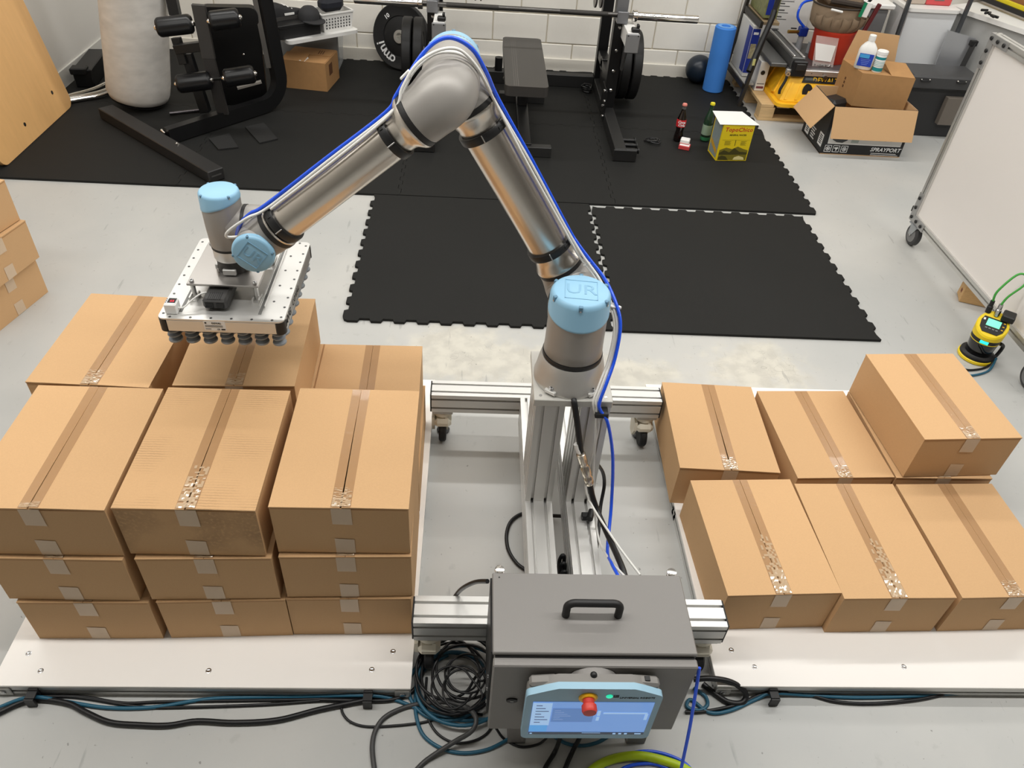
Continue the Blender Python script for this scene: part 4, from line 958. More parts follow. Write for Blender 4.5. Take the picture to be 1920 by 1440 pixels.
for yy in (44, 150): MB().cyl(py(345, yy+3, 4.61), py(430, yy-5, 4.62), .011, n=14).obj('roller_axle', BSTL, lm)
# seat pad and shroud behind
MB().prism(rrect(.34, .62, .05), py(440, 110, 4.98), (1, .15, 0), (.06, -.1, 1), -.05).obj('shroud', mat('shroud_black', S(14, 14, 15), .4), lm)
MB().ball(py(457, 102, 4.945), .007, 10).obj('bolt_head', CHROME, lm)
MB().bar(py(318, -25, 4.9), py(329, 28, 4.88), .06, .05, bev=.003).obj('seat_post', BSTL, lm)
MB().bar(py(330, 92, 4.70), py(380, 86, 4.66), .05, .05, bev=.003).obj('pivot_tube', BSTL, lm)
MB().bar(py(330, 70, 4.74), py(345, 120, 4.72), .05, .04, bev=.003).obj('pivot_bracket', BSTL, lm)
MB().bar(py(350, 100, 4.75), py(386, 210, 4.72), .06, .05, bev=.003).obj('pivot_bracket', BSTL, lm)
MB().cyl(pz(318, 213, .03), pz(388, 206, .03), .012, n=12).obj('pull_rod', mat('rod_dark', S(80, 76, 78), .25, .9), lm)
MB().bar(py(445, 165, 4.8), py(490, 153, 4.85), .03, .012).obj('foot_rest', mat('rest_grey', S(130, 126, 120), .6), lm)
for l in ([(302, 243), (310, 250)], [(330, 268), (336, 272)]): MB().cyl(pz(*l[0], .09), pz(*l[1], .075), .007, n=10, bev=.002).obj('bolt', CHROME, lm)
for l in ([(392, 262), (430, 252), (447, 278), (410, 282)], [(460, 240), (495, 232), (521, 262), (487, 270)]):
    MB().plate([pz(*p, .0145) for p in l][::-1], .008).obj('foot_pad', mat('pad_black', S(30, 30, 30), .7), lm)
# bumper plates: shared mesh, axis along local z
def plate_mesh(r, th, m):
    return MB().lathe((0, 0, -th/2), (0, 0, 1), [(.026, 0), (.055, 0), (.058, .003), (r*.55, .006), (r*.60, .010), (r*.62, .004), (r*.90, .004), (r*.93, .001), (r-.006, .0), (r, .006), (r, th-.006), (r-.006, th), (r*.93, th-.001), (r*.90, th-.004), (r*.62, th-.004), (r*.60, th-.010), (r*.55, th-.006), (.058, th-.003), (.055, th), (.026, th), (.026, 0)], 56).mesh('tyre', m)
PLM = mat('bumper_rubber', S(23, 23, 24), .55)
pm = plate_mesh(.225, .062, PLM); pm2 = plate_mesh(.225, .045, PLM)
hub = MB().lathe((0, 0, -.033), (0, 0, 1), [(.026, 0), (.044, 0), (.046, .003), (.046, .063), (.044, .066), (.026, .066), (.026, 0)], 32).mesh('hub_ring', mat('hub_steel', S(222, 220, 214), .3, .8))
def wplate(me, c, axis, label, up=(0, 0, 1)):
    a = V(axis).normalized(); y = (V(up)-a*a.dot(V(up))).normalized(); x = y.cross(a)
    R3 = Matrix((x, y, a)).transposed()
    t = thing('weight_plate', label, 'weight plate', tuple(c), 0, 'black bumper plates around the power rack')
    put('tyre', me, t, loc=c, rot=R3); put('hub_ring', hub, t, loc=c, rot=R3)
    return t, x, y, a
nrm = V((-.40, -.88, .22)).normalized()
pc_ = V((-.560, 5.872, .238))
wp_, xx, yy, aa = wplate(pm2, pc_, nrm, 'black bumper plate leaning on the block wall, white lettering showing')
fo = pc_+aa*.0192
for ch, an in zip('omni', (252, 236, 217, 203)):
    t = math.radians(an); d = xx*math.cos(t)+yy*math.sin(t)
    lettering(ch, PRINTW, wp_, fo+d*.168, xx*math.sin(t)-yy*math.cos(t), d, .098, bold=.0016)
lettering('10', PRINTW, wp_, fo+(xx*math.cos(2.35)+yy*math.sin(2.35))*.165, xx*math.sin(2.35)-yy*math.cos(2.35), xx*math.cos(2.35)+yy*math.sin(2.35), .042, bold=.001)

# power rack
rk = thing('power_rack', 'black power rack with silver spotter arms against the block wall', 'rack', (.31, 5.2, .013))
XL, XR = -.285, .892
for X, sg in ((XL, -1), (XR, 1)):
    ft = MB().bb(X-.036, X+.036, 4.437, 5.75, .0136, .090, .003).obj('foot_tube', mat('rack_black', S(30, 30, 30), .5), rk)
    MB().bb(X-.044 if sg > 0 else X-.10, X+.10 if sg > 0 else X+.044, 4.425, 4.4365, .0136, .088, .004).obj('front_plate', MATS['rack_black'], rk)
    for k in range(3):
        p = MB().cyl((X+sg*.0365, 4.51+.075*k, .052), (X+sg*.12, 4.51+.075*k, .052), .013, n=14)
        p.cyl((X+sg*.12, 4.51+.075*k, .052), (X+sg*.127, 4.51+.075*k, .052), .020, n=14).obj('band_peg', BSTL, rk)
    MB().bb(X-.036, X+.036, 5.10, 5.172, .0905, 1.7, .002).obj('upright', BSTL, rk)
    MB().bb(X-.036, X+.036, 5.655, 5.727, .0905, 1.7, .002).obj('upright', BSTL, rk)
    MB().bb(X-.005, X+.005, 5.18, 5.60, .0905, .25, 0).obj('gusset', BSTL, rk)
    MB().bb(X-sg*.0365-.004, X-sg*.0365+.004, 5.00, 5.20, .04, .23, .001).obj('gusset', BSTL, rk)
    for zz in (.205, .33, .46, .60):
        MB().lathe((X, 5.0995, zz), (0, -1, 0), [(0, 0), (.012, 0), (.012, .004), (.008, .009), (0, .010)], 12).obj('bolt', SILV, rk)
    for q, zz in enumerate((.06, .11, .16, .21)):
        MB().lathe((X-sg*.041, 5.02+.05*(q % 2), zz), (-sg, 0, 0), [(0, 0), (.012, 0), (.012, .006), (.007, .011), (0, .012)], 12).obj('bolt', SILV, rk)
    # spotter arm
    xa = X+.048
    arm = MB().bb(xa-.034, xa+.034, 4.866, 5.098, .545, .636, .002).obj('spotter_arm', mat('arm_silver', S(232, 231, 228), .4, .1), rk)
    MB().bb(xa-.042, xa+.042, 4.850, 4.866, .522, .636, .006).obj('arm_plate', mat('plate_grey', S(130, 130, 131), .45, .2), arm)
    for s2 in (-1, 1): MB().cyl((xa+s2*.03, 4.8495, .625), (xa+s2*.03, 4.848, .625), .004, n=8).obj('rivet', PRINTK, arm)
    MB().bb(xa-.010, xa+.040, 4.872, 4.915, .637, .662, .006).obj('arm_pad', BLK, arm)
    MB().bb(xa+.020, xa+.036, 4.876, 4.91, .662, .682, .004).obj('arm_hook', BLK, arm)
    MB().prism([(-.06, 0), (.16, 0), (.16, -.15), (.12, -.20), (.05, -.20)], (xa-.006, 5.02, .545), (0, 1, 0), (0, 0, 1), .012).obj('arm_brace', mat('brace_grey', S(90, 90, 90), .4, .4), arm)
    # J hook that carries the bar
    j = MB().bb(X-.034, X+.034, 5.036, 5.10, .640, .668, .003); j.bb(X-.034, X+.034, 5.03, 5.042, .640, .71, .003); j.bb(X-.036, X+.036, 5.092, 5.100, .64, .80, .003)
    j.obj('bar_hook', mat('hook_grey', S(120, 121, 124), .4, .4), rk)
    # plate peg
    MB().cyl((X+sg*.037, 5.46, .262), (X+sg*.228, 5.46, .262), .024, n=20).obj('plate_peg', CHROME, rk)
    MB().bb(X-.03, X+.03, 5.42, 5.50, .22, .30, .003).obj('peg_mount', BSTL, rk)
    MB().bb(X-.03, X+.03, 5.172, 5.655, .235, .29, .003).obj('side_tube', BSTL, rk)
MB().bb(XL+.037, XR-.037, 5.66, 5.725, .0136, .098, .003).obj('rear_beam', MATS['rack_black'], rk)
MB().lathe((.20, 5.6595, .055), (0, -1, 0), [(0, 0), (.012, 0), (.012, .004), (0, .007)], 12).obj('bolt', SILV, rk)
MB().cyl((.155, 5.69, .099), (.155, 5.69, .19), .028, n=20).obj('peg_post', BSTL, rk)
for X, s_, l in ((XR+.115, 1, 'inner black bumper plate on the rack peg beside the foam roller side'), (XR+.190, 1, 'outer black bumper plate on the rack peg toward the foam roller'), (XL-.115, -1, 'inner black bumper plate on the rack peg toward the clear tote'), (XL-.190, -1, 'outer black bumper plate on the rack peg toward the clear tote')):
    wplate(pm, V((X, 5.46, .262)), (s_, 0, 0), l)
# small change plates on short chrome pegs
for X0, X1, l in ((.66, .855, 'foam roller'), (-.25, .06, 'clear tote')):
    y_ = 5.30; z_ = .74
    MB().cyl((X0, y_, z_), (X1, y_, z_), .022, n=20).obj('storage_peg', CHROME if X0 > 0 else BSTL, rk)
    for k in range(2):
        xc = (X0+.085+.035*k) if X0 > 0 else (X1-.05-.035*k)
        o = MB().lathe((xc-.005, y_, z_), (1, 0, 0), [(.0235, 0), (.080, 0), (.082, .003), (.082, .008), (.080, .011), (.0235, .011), (.0235, 0)], 28)
        single(o, 'change_plate', mat('plate_steel', S(120, 116, 112), .35, .8), f'thin steel change plate on the {l} side peg, {("outer", "inner")[k]} of the pair', 'weight plate', 'thin change plates on the rack')
# barbell
bl_ = thing('barbell', 'long steel barbell resting across the power rack hooks', 'barbell', (.3, 5.068, .668))
def bx_(x): return V((x, 5.068, .6825+.0))
MB().cyl(bx_(-.345), bx_(.955), .0142, n=18).obj('shaft', mat('bar_dark', S(92, 90, 88), .3, .9), bl_)
for a, b in ((-.20, .12), (.50, .80)): MB().lathe(bx_(a), (1, 0, 0), [(.0143, 0), (.0148, .001), (.0148, b-a-.001), (.0143, b-a)], 18).obj('knurling', mat('knurl', S(70, 68, 66), .5, .8, bump=.6, bs=900), bl_)
for s_, x in ((1, .955), (-1, -.345)):
    MB().lathe(bx_(x), (s_, 0, 0), [(0, 0), (.030, 0), (.033, .003), (.033, .026), (.030, .030), (.0245, .030), (.0245, .412), (.022, .416), (0, .416)], 28).obj('sleeve', CHROME, bl_)
# bench
bn = thing('flat_bench', 'flat weight bench with dark grey vinyl pad inside the rack', 'bench', (.29, 4.9, .013))
MB().prism(rrect(.252, .905, .03), (.290, 4.872, .382), (1, 0, 0), (0, 1, 0), .058).obj('pad', mat('pad_vinyl', S(58, 56, 54), .42, bump=.05, bs=200), bn)
for k in range(3): MB().bb(.215+.012*k, .219+.012*k, 4.43, 5.315, .4400, .4406).obj('pad_stripe', mat('pad_stripe', S(84, 81, 78), .5), bn)
MB().bb(.270, .345, 4.46, 5.30, .030, .085, .003).obj('spine', BSTL, bn)
MB().bb(.275, .340, 5.06, 5.14, .0855, .381, .003).obj('leg_post', BSTL, bn)
MB().bb(.18, .40, 4.55, 5.2, .366, .3815, .002).obj('pad_board', BSTL, bn)
MB().bb(.150, .467, 4.43, 4.485, .0136, .075, .003).obj('foot_bar', mat('bench_foot', S(40, 40, 40), .45), bn)
MB().bb(.158, .474, 5.30, 5.36, .0136, .075, .003).obj('foot_bar', MATS['bench_foot'], bn)
# roller, ball
fr_ = thing('foam_roller', 'tall blue foam roller standing on the mat by the ball', 'foam roller', (1.782, 5.76, .014))
MB().lathe((1.778, 5.765, .0145), (-.012, .0, 1), [(0, 0), (.070, 0), (.0755, .006), (.0755, .447), (.070, .453), (.026, .454), (.026, .450), (0, .450)], 48).obj('foam_body', mat('foam_blue', S(62, 130, 215), .75, bump=.2, bs=300), fr_)
MB().lathe((1.772, 5.765, .4688), (0, 0, 1), [(.034, 0), (.058, 0), (.058, .0006), (.034, .0006), (.034, 0)], 32).obj('top_print', mat('pale_print', S(110, 165, 228), .6), fr_)
single(MB().ball((1.684, 5.914, .1145), .100, 40), 'medicine_ball', mat('ball_navy', S(28, 38, 50), .32), 'dark navy exercise ball behind the blue foam roller', 'ball', ang=60)
# brown parcel box
def pbox(p0, p1, p2, h): 
    p0, p1, p2 = V(p0), V(p1), V(p2); return p0, (p1-p0), (p2-p0), V((0, 0, h))
pb_ = thing('parcel_box', 'small brown cardboard box with a loose flap in front of the clear tote', 'box', (-1.17, 5.46, .013))
o_, a_, b_, h_ = V((-1.325, 5.362, .0138)), V((.300, -.040, 0)), V((.040, .285, 0)), V((0, 0, .185))
cdm = mat('old_cardboard', S(172, 130, 84), .8, var=.07, vs=30, bump=.1, bs=200)
MB().add([o_, o_+a_, o_+a_+b_, o_+b_, o_+h_, o_+a_+h_, o_+a_+b_+h_, o_+b_+h_], [(0, 1, 2, 3), (4, 5, 6, 7), (0, 1, 5, 4), (1, 2, 6, 5), (2, 3, 7, 6), (3, 0, 4, 7)]).obj('body', cdm, pb_)
t_ = o_+h_+V((0, 0, .0008))
MB().plate([t_, t_+a_*.52, t_+a_*.52+b_*.45+V((0, 0, .012)), t_+b_*.45+V((0, 0, .014))], .003).obj('flap', cdm, pb_)
MB().plate([t_+b_*.50, t_+a_*.98+b_*.52, t_+a_*.98+b_, t_+b_], .003).obj('flap', cdm, pb_)
MB().plate([t_+a_*.53, t_+a_*.98, t_+a_*.98+b_*.48, t_+a_*.55+b_*.48], .002).obj('flap', cdm, pb_)
MB().plate([t_+a_*.40+b_*.02+V((0, 0, .004)), t_+a_*.57+b_*.02, t_+a_*.57+b_*.22, t_+a_*.50+b_*.35+V((0, 0, .004))], .001).obj('paper_slip', WHITE, pb_)
for k in range(3): MB().plate([t_+a_*(.66+.05*k)+b_*.60+V((0, 0, .004)), t_+a_*(.68+.05*k)+b_*.60+V((0, 0, .004)), t_+a_*(.66+.05*k)+b_*.84+V((0, 0, .004)), t_+a_*(.64+.05*k)+b_*.84+V((0, 0, .004))], .0005).obj('print_mark', mat('brown_print', S(95, 60, 34), .8), pb_)
s_ = o_+a_+V((.0008, 0, 0)); MB().plate([s_+b_*.25+h_*.45, s_+b_*.5+h_*.45, s_+b_*.5+h_*.85, s_+b_*.25+h_*.85], .0006).obj('print_mark', MATS['brown_print'], pb_)
# clear tote with a lid holding shoes and a basket
tt_ = thing('storage_tote', 'clear plastic storage tote standing by the block wall', 'tote', (-1.24, 5.82, .013))
clr = mat('clear_plastic', S(205, 208, 208), .25, alpha=.42)
x0, x1, y0, y1 = -1.50, -.99, 5.715, 5.985
w_ = MB()
w_.add([(x0+.02, y0+.02, .015), (x1-.02, y0+.02, .015), (x1-.02, y1-.02, .015), (x0+.02, y1-.02, .015), (x0, y0, .318), (x1, y0, .318), (x1, y1, .318), (x0, y1, .318)], [(0, 1, 2, 3), (0, 1, 5, 4), (1, 2, 6, 5), (2, 3, 7, 6), (3, 0, 4, 7)])
w_.obj('tub', clr, tt_)
r_ = MB()
for a, b, c, d in ((x0-.012, x1+.012, y0-.012, y0+.002), (x0-.012, x1+.012, y1-.002, y1+.012), (x0-.012, x0+.002, y0, y1), (x1-.002, x1+.012, y0, y1)): r_.bb(a, b, c, d, .312, .326, .002)
r_.obj('rim', mat('clear_rim', S(225, 226, 224), .3, alpha=.8), tt_)
MB().bb(x0+.05, x1-.04, y0+.04, y1-.04, .017, .20, .01).obj('contents', mat('tote_contents', S(70, 72, 74), .8), tt_)
ld_ = thing('white_shelf_board', 'white plastic board lying across the clear tote', 'board', (-1.08, 5.52, .327))
c0, c1, c2 = V((-1.235, 5.265, .345)), V((-.822, 5.605, .345)), V((-1.46, 5.54, .345))
e1 = (c1-c0); e2 = V((-e1.y, e1.x, 0)).normalized()*.36
MB().prism([(p[0], p[1]) for p in rrect(e1.length, .36, .03)], (c0+c1)/2+e2*.5-V((0, 0, .0175)), e1, e2, .022).obj('board', WHITE, ld_)
bk = thing('plastic_basket', 'white perforated plastic basket on the white board', 'basket', (-1.0, 5.60, .35))
u1 = e1.normalized(); u2 = e2.normalized(); bc = V((-1.005, 5.615, .3502))
bm = MB()
def pt(a, b, z, s=1): return bc+u1*a*s+u2*b*s+V((0, 0, z))
for s_, nm in ((1, 0),):
    lo_ = [pt(-.105, -.075, 0), pt(.105, -.075, 0), pt(.105, .075, 0), pt(-.105, .075, 0)]; hi_ = [pt(-.12, -.088, .115), pt(.12, -.088, .115), pt(.12, .088, .115), pt(-.12, .088, .115)]
    bm.add(lo_+hi_, [(0, 1, 2, 3), (0, 1, 5, 4), (1, 2, 6, 5), (2, 3, 7, 6), (3, 0, 4, 7)])
for k in range(4): bm.bar(hi_[k], hi_[(k+1) % 4], .012, .008)
bm.obj('tub', WHITE, bk)
hm = MB().bb(-.0045, .0045, -.001, .001, -.0045, .0045).mesh('hole', mat('hole_shade', S(70, 70, 70), .8))
rot = Matrix((u1, u2, Zv)).transposed()
for i in range(9):
    for j in range(4): put('hole', hm, bk, loc=pt(-.088+.022*i, -.0795-.0016*j-.0005, .025+.019*j), rot=rot)
st_ = MB(); st_.box(bc+V((0, 0, .155)), (.17, .11, .09), rot, .03)
single(st_, 'gear_pouch', mat('pouch_navy', S(24, 27, 36), .7, bump=.2, bs=60), 'dark navy gear pouch stuffed in the white basket', 'pouch')
single(MB().box(bc+u1*.09+V((0, 0, .20)), (.07, .05, .05), rot, .02), 'red_glove', mat('glove_red', S(190, 40, 60), .6), 'small red glove on top of the dark pouch', 'glove')
sb_ = thing('shoe_box', 'black shoe box with red print on the white board', 'box', (-1.22, 5.50, .35))
q0 = V((-1.205, 5.475, .386))-V((.034, .028, 0))
MB().box(q0, (.30, .20, .07), rot, .002).obj('body', BLK, sb_)
MB().box(q0+V((0, 0, .042)), (.31, .21, .018), rot, .003).obj('lid', BLK, sb_)
MB().box(q0-u1*.1505, (.001, .10, .022), rot).obj('red_print', mat('red_print', S(190, 40, 60), .5), sb_)
sh_ = thing('training_shoe', 'black and white training shoe lying on the shoe box', 'shoe', (-1.2, 5.5, .44))
q1 = q0-u1*.035+u2*.035+V((0, 0, .052))
sl = MB(); sl.prism([(-.135, -.035), (-.10, -.045), (-.02, -.036), (.07, -.045), (.12, -.035), (.135, 0), (.12, .035), (.06, .042), (-.03, .034), (-.10, .040), (-.135, .03)], q1, u1, u2, .022)
sl.obj('sole', mat('sole_grey', S(60, 58, 56), .7), sh_)
up_ = MB(); prof = [(-.13, .028, .085), (-.10, .037, .095), (-.05, .034, .085), (0, .034, .065), (.05, .039, .045), (.10, .036, .034), (.128, .018, .026)]
vs = []; fs = []
for x, hw, ht in prof:
    for k in range(9):
        t = PI*k/8; vs.append(q1+u1*x+u2*math.cos(t)*hw+V((0, 0, .02+math.sin(t)**.6*(ht-.02+.02) if math.sin(t) > 0 else .02)))
for i in range(len(prof)-1):
    for k in range(8): fs.append((i*9+k, i*9+k+1, i*9+10+k, i*9+9+k))
up_.add(vs, fs).obj('upper', mat('shoe_black', S(34, 34, 36), .6), sh_, ang=60)
for k in range(3): MB().box(q1+u1*(.0+.025*k)+V((0, 0, .086-.013*k)), (.008, .05, .006), rot, .002).obj('lace', WHITE, sh_)
MB().box(q1-u2*.040+u1*.02+V((0, 0, .035)), (.07, .004, .014), rot, .001).obj('side_stripe', WHITE, sh_)
cp = thing('baseball_cap', 'dark grey cap resting against the shoe box', 'cap', (-1.10, 5.40, .35))
q2 = q0+u1*.105-u2*.045+V((0, 0, .052))
MB().lathe(q2, (0, 0, 1), [(.072, 0), (.071, .03), (.06, .055), (.035, .075), (0, .082)], 24).obj('crown', mat('cap_grey', S(46, 46, 48), .8), cp)
MB().prism([(.075*math.cos(t*PI/10), .11*math.sin(t*PI/10)) for t in range(11)], q2-u2*.04+V((0, 0, .004)), u1, -u2, .005).obj('brim', MATS['cap_grey'], cp)
# ================================================================ things on the mats and the storage corner
def bottle(name, label, x, y, prof, m, liquid=None, lm_=None):
    t = thing(name, label, 'bottle', (x, y, .0135))
    MB().lathe((x, y, .0137), (0, 0, 1), prof, 32).obj('glass', m, t, ang=60)
    return t
cola = mat('cola_glass', S(20, 12, 10), .08, coat=.5); grn = mat('green_glass', S(40, 66, 48), .08, alpha=.88, coat=.5)
t = bottle('cola_bottle', 'dark cola glass bottle with red label and pink cap', 1.325, 4.79, [(0, 0), (.026, 0), (.029, .004), (.030, .03), (.026, .055), (.024, .07), (.030, .11), (.031, .125), (.029, .145), (.020, .175), (.0145, .195), (.0125, .215), (.0125, .232), (0, .232)], cola)
MB().lathe((1.325, 4.79, .0137), (0, 0, 1), [(.0298, .098), (.0312, .112), (.0318, .128), (.0300, .146)], 32).obj('label', mat('cola_red', S(205, 44, 50), .45), t)
lettering('Coca', PRINTW, t, (1.318, 4.7578, .147), (1, -.2, 0), (0, 0, 1), .022, shear=.3, bold=.0006)
lettering('Cola', PRINTW, t, (1.320, 4.7578, .128), (1, -.2, 0), (0, 0, 1), .022, shear=.3, bold=.0006)
MB().lathe((1.325, 4.79, .190), (0, 0, 1), [(.0150, 0), (.0130, .026), (.0132, .05)], 24).obj('clear_neck', mat('neck_glass', S(120, 120, 118), .1, alpha=.6), t)
MB().lathe((1.325, 4.79, .2445), (0, 0, 1), [(0, 0), (.0155, 0), (.0155, .009), (.013, .013), (0, .013)], 20).obj('crown_cap', mat('cap_pink', S(216, 130, 118), .4), t)
t = bottle('water_bottle', 'green glass water bottle with yellow cap beside the yellow carton', 1.510, 4.815, [(0, 0), (.028, 0), (.031, .004), (.031, .12), (.029, .145), (.020, .185), (.014, .20), (.0125, .22), (.0125, .236), (0, .236)], grn)
MB().lathe((1.51, 4.815, .0137), (0, 0, 1), [(.0315, .045), (.0318, .05), (.0318, .105), (.0315, .11)], 32).obj('label', mat('pale_green_label', S(170, 196, 170), .5, alpha=.75), t)
MB().lathe((1.51, 4.815, .2495), (0, 0, 1), [(0, 0), (.0155, 0), (.0155, .010), (.013, .014), (0, .014)], 20).obj('crown_cap', mat('cap_yellow', S(222, 208, 40), .4), t)
MB().lathe((1.51, 4.815, .0140), (0, 0, 1), [(.0305, .006), (.0316, .012), (.0316, .03)], 28).obj('glass_base', mat('green_glow', S(70, 150, 100), .1, alpha=.7), t)
# small red and white box
tb = thing('card_box', 'small red and white card box on the mat by the cola bottle', 'box', (1.345, 4.665, .0135))
R_ = Matrix.Rotation(-.35, 3, 'Z')
MB().box((1.345, 4.668, .027), (.070, .055, .026), R_, .003).obj('lower_box', mat('card_red', S(200, 70, 72), .5), tb)
MB().box((1.345, 4.668, .0405), (.060, .046, .0015), R_).obj('label', PRINTW, tb)
MB().box((1.348, 4.690, .056), (.058, .050, .028), R_, .004).obj('upper_box', WHITE, tb)
MB().box((1.348, 4.690, .047), (.0595, .0515, .006), R_).obj('band', mat('card_pink', S(220, 150, 145), .5), tb)
# tangled strap
o = MB()
rnd = random.Random(4)
for k in range(4):
    c = pz(1222+rnd.uniform(-7, 7), 266+rnd.uniform(-3, 3), .02)
    o.tube([c+V((math.cos(a*1.05+k)*.045*rnd.uniform(.6, 1.1), math.sin(a*1.05+k)*.03*rnd.uniform(.6, 1.1), rnd.uniform(-.002, .012))) for a in range(7)], .0045, 6, 5)
single(o, 'tangled_cord', KCAB, 'tangled black cord lying on the mat near the rack foot', 'cord')
o = MB(); c = pz(1100, 168, .03)
for k in range(3): o.tube([c+V((math.cos(a*1.05+k)*.05*rnd.uniform(.5, 1.1), math.sin(a*1.05+k)*.04*rnd.uniform(.6, 1.1), .012*k+rnd.uniform(-.008, .01))) for a in range(7)], .006, 6, 5)
single(o, 'strap_bundle', BSTL, 'black strap bundle at the inner base of the rack upright', 'strap')

# yellow mineral water carton
yc = thing('water_carton', 'yellow mineral water carton with white paper on top', 'box', (1.605, 4.58, .0135))
A0 = V((1.513, 4.507, .0138)); ax_ = V((.200, .020, 0)); ay_ = V((-.016, .150, 0)); H_ = V((0, 0, .232))
yel = mat('carton_yellow', S(232, 205, 30), .5); 
MB().add([A0, A0+ax_, A0+ax_+ay_, A0+ay_, A0+H_, A0+ax_+H_, A0+ax_+ay_+H_, A0+ay_+H_], [(0, 1, 2, 3), (4, 5, 6, 7), (0, 1, 5, 4), (1, 2, 6, 5), (2, 3, 7, 6), (3, 0, 4, 7)]).obj('body', yel, yc)
un = ax_.normalized(); fn = V((un.y, -un.x, 0))
def onf(a, b, e=.0006): return A0+ax_*a+H_*b+fn*e
def fpoly(pts, m, nm, th=.0006, e=.0003): MB().prism([(p[0]*ax_.length, p[1]*H_.z) for p in pts], A0+fn*e, un, (0, 0, 1), th).obj(nm, m, yc)
pr = mat('print_red', S(196, 40, 36), .5); pol = mat('print_olive', S(122, 112, 30), .6); pdk = mat('print_dark_olive', S(70, 66, 24), .6); pcr = mat('print_cream', S(226, 214, 150), .6)
fpoly([(.05, .02), (.97, .02), (.97, .30), (.80, .34), (.62, .40), (.45, .33), (.25, .37), (.05, .30)], pol, 'print_landscape')
fpoly([(.05, .22), (.20, .30), (.38, .24), (.52, .36), (.70, .26), (.97, .24), (.97, .18), (.05, .17)], pdk, 'print_ridge', .0004, .0009)
fpoly([(.06, .02), (.40, .02), (.30, .12), (.16, .15), (.06, .10)], pdk, 'print_foreground', .0004, .0009)
fpoly([(.55, .03), (.92, .03), (.88, .10), (.72, .14), (.58, .10)], pcr, 'print_foreground', .0004, .0009)
fpoly([(.06, .58), (.96, .58), (.96, .583), (.06, .583)], pol, 'print_rule')
fpoly([(.495, .42), (.512, .42), (.512, .58), (.495, .58)], pdk, 'print_rule')
for k in range(5):
    fpoly([(.16, .44+.025*k), (.36-.03*(k % 2), .44+.025*k), (.36-.03*(k % 2), .45+.025*k), (.16, .45+.025*k)], pol, 'print_line'); fpoly([(.68, .44+.025*k), (.86-.04*(k % 2), .44+.025*k), (.86-.04*(k % 2), .45+.025*k), (.68, .45+.025*k)], pol, 'print_line')
lettering('TopoChico', pr, yc, onf(.52, .86), un, (0, 0, 1), .036, shear=.12, bold=.0006, space=1.08)
lettering('MINERAL WATER', pdk, yc, onf(.53, .715), un, (0, 0, 1), .014, bold=.0003)
# side print
sn = ay_.normalized(); so = A0+V((-.0007, 0, 0))
MB().prism([(.012, .012), (.138, .012), (.138, .22), (.012, .22)], so, sn, (0, 0, 1), -.0004).obj('side_print', mat('print_blue_grey', S(128, 140, 140), .6, var=.25, vs=40, stretch=(1, 4, .6)), yc)
MB().prism([(.02, .03), (.13, .07), (.13, .10), (.02, .06)], so+V((-.0006, 0, 0)), sn, (0, 0, 1), -.0004).obj('side_print', mat('print_ochre', S(196, 150, 40), .6), yc)
q = A0+H_+V((0, 0, .001)); P_ = [q-ax_*.14+fn*.004, q+ax_*1.12+fn*.008+V((0, 0, -.001)), q+ax_*.95+ay_*1.35, q-ax_*.05+ay_*1.30+V((0, 0, .006))]
pw = thing('paper_sheet', 'folded white paper sheet lying on the yellow carton', 'paper', tuple(q))
MB().plate(P_, .0015).obj('sheet', WHITE, pw)

# ---------------------------------------------------------------- wooden pallet with table saw
pl_ = thing('wooden_pallet', 'weathered wooden pallet under the table saw', 'pallet', (2.5, 5.6, 0))
X0, X1, Y0, Y1 = 1.985, 2.885, 5.245, 5.985
for j in range(3):
    yy = Y0+.045+(Y1-Y0-.09)*j/2
    MB().bb(X0, X1, yy-.045, yy+.045, .0006, .018, .002).obj('bottom_board', WOODP, pl_)
    for i in range(3):
        xx_ = X0+.055+(X1-X0-.11)*i/2
        MB().bb(xx_-.052, xx_+.052, yy-.044, yy+.044, .0182, .094, .002).obj('block', WOODP, pl_)
for i in range(8):
    xx_ = X0+.048+(X1-X0-.096)*i/7
    MB().bb(xx_-.046, xx_+.046, Y0, Y1, .0942, .114+.002*random.random(), .002).obj('top_board', WOODP, pl_)
sw_ = thing('table_saw', 'yellow jobsite table saw with grey fence on a wooden pallet', 'saw', (2.4, 5.5, .117))
ZS = .1165
dk = mat('saw_grey', S(98, 98, 97), .4, .5, var=.05, vs=30, stretch=(1, 12, 1)); dk2 = mat('saw_dark_grey', S(84, 84, 85), .5, .2)
yl = mat('saw_yellow', S(248, 190, 40), .42)
bx0, bx1, by0, by1 = 2.075, 2.60, 5.20, 5.90
# tray base
MB().prism(rrect(bx1-bx0, by1-by0, .05), ((bx0+bx1)/2, (by0+by1)/2, ZS), (1, 0, 0), (0, 1, 0), .022).obj('base_tray', yl, sw_)
MB().prism(rrect(bx1-bx0-.06, by1-by0-.06, .04), ((bx0+bx1)/2, (by0+by1)/2, ZS+.0222), (1, 0, 0), (0, 1, 0), .012).obj('base_step', yl, sw_)
lo_ = [V((bx0+.03, by0+.05, ZS+.034)), V((bx1-.03, by0+.05, ZS+.034)), V((bx1-.03, by1-.04, ZS+.034)), V((bx0+.03, by1-.04, ZS+.034))]
hi_ = [V((bx0+.10, by0+.13, .300)), V((bx1-.02, by0+.13, .300)), V((bx1-.02, by1-.06, .300)), V((bx0+.10, by1-.06, .300))]
MB().add(lo_+hi_, [(0, 1, 2, 3), (4, 5, 6, 7), (0, 1, 5, 4), (1, 2, 6, 5), (2, 3, 7, 6), (3, 0, 4, 7)]).obj('housing', yl, sw_)
def onh(a, b, e=0): 
    p = lo_[0].lerp(lo_[1], a); q = hi_[0].lerp(hi_[1], a); n_ = V((0, -.96, .28)); return p.lerp(q, b)+n_*e
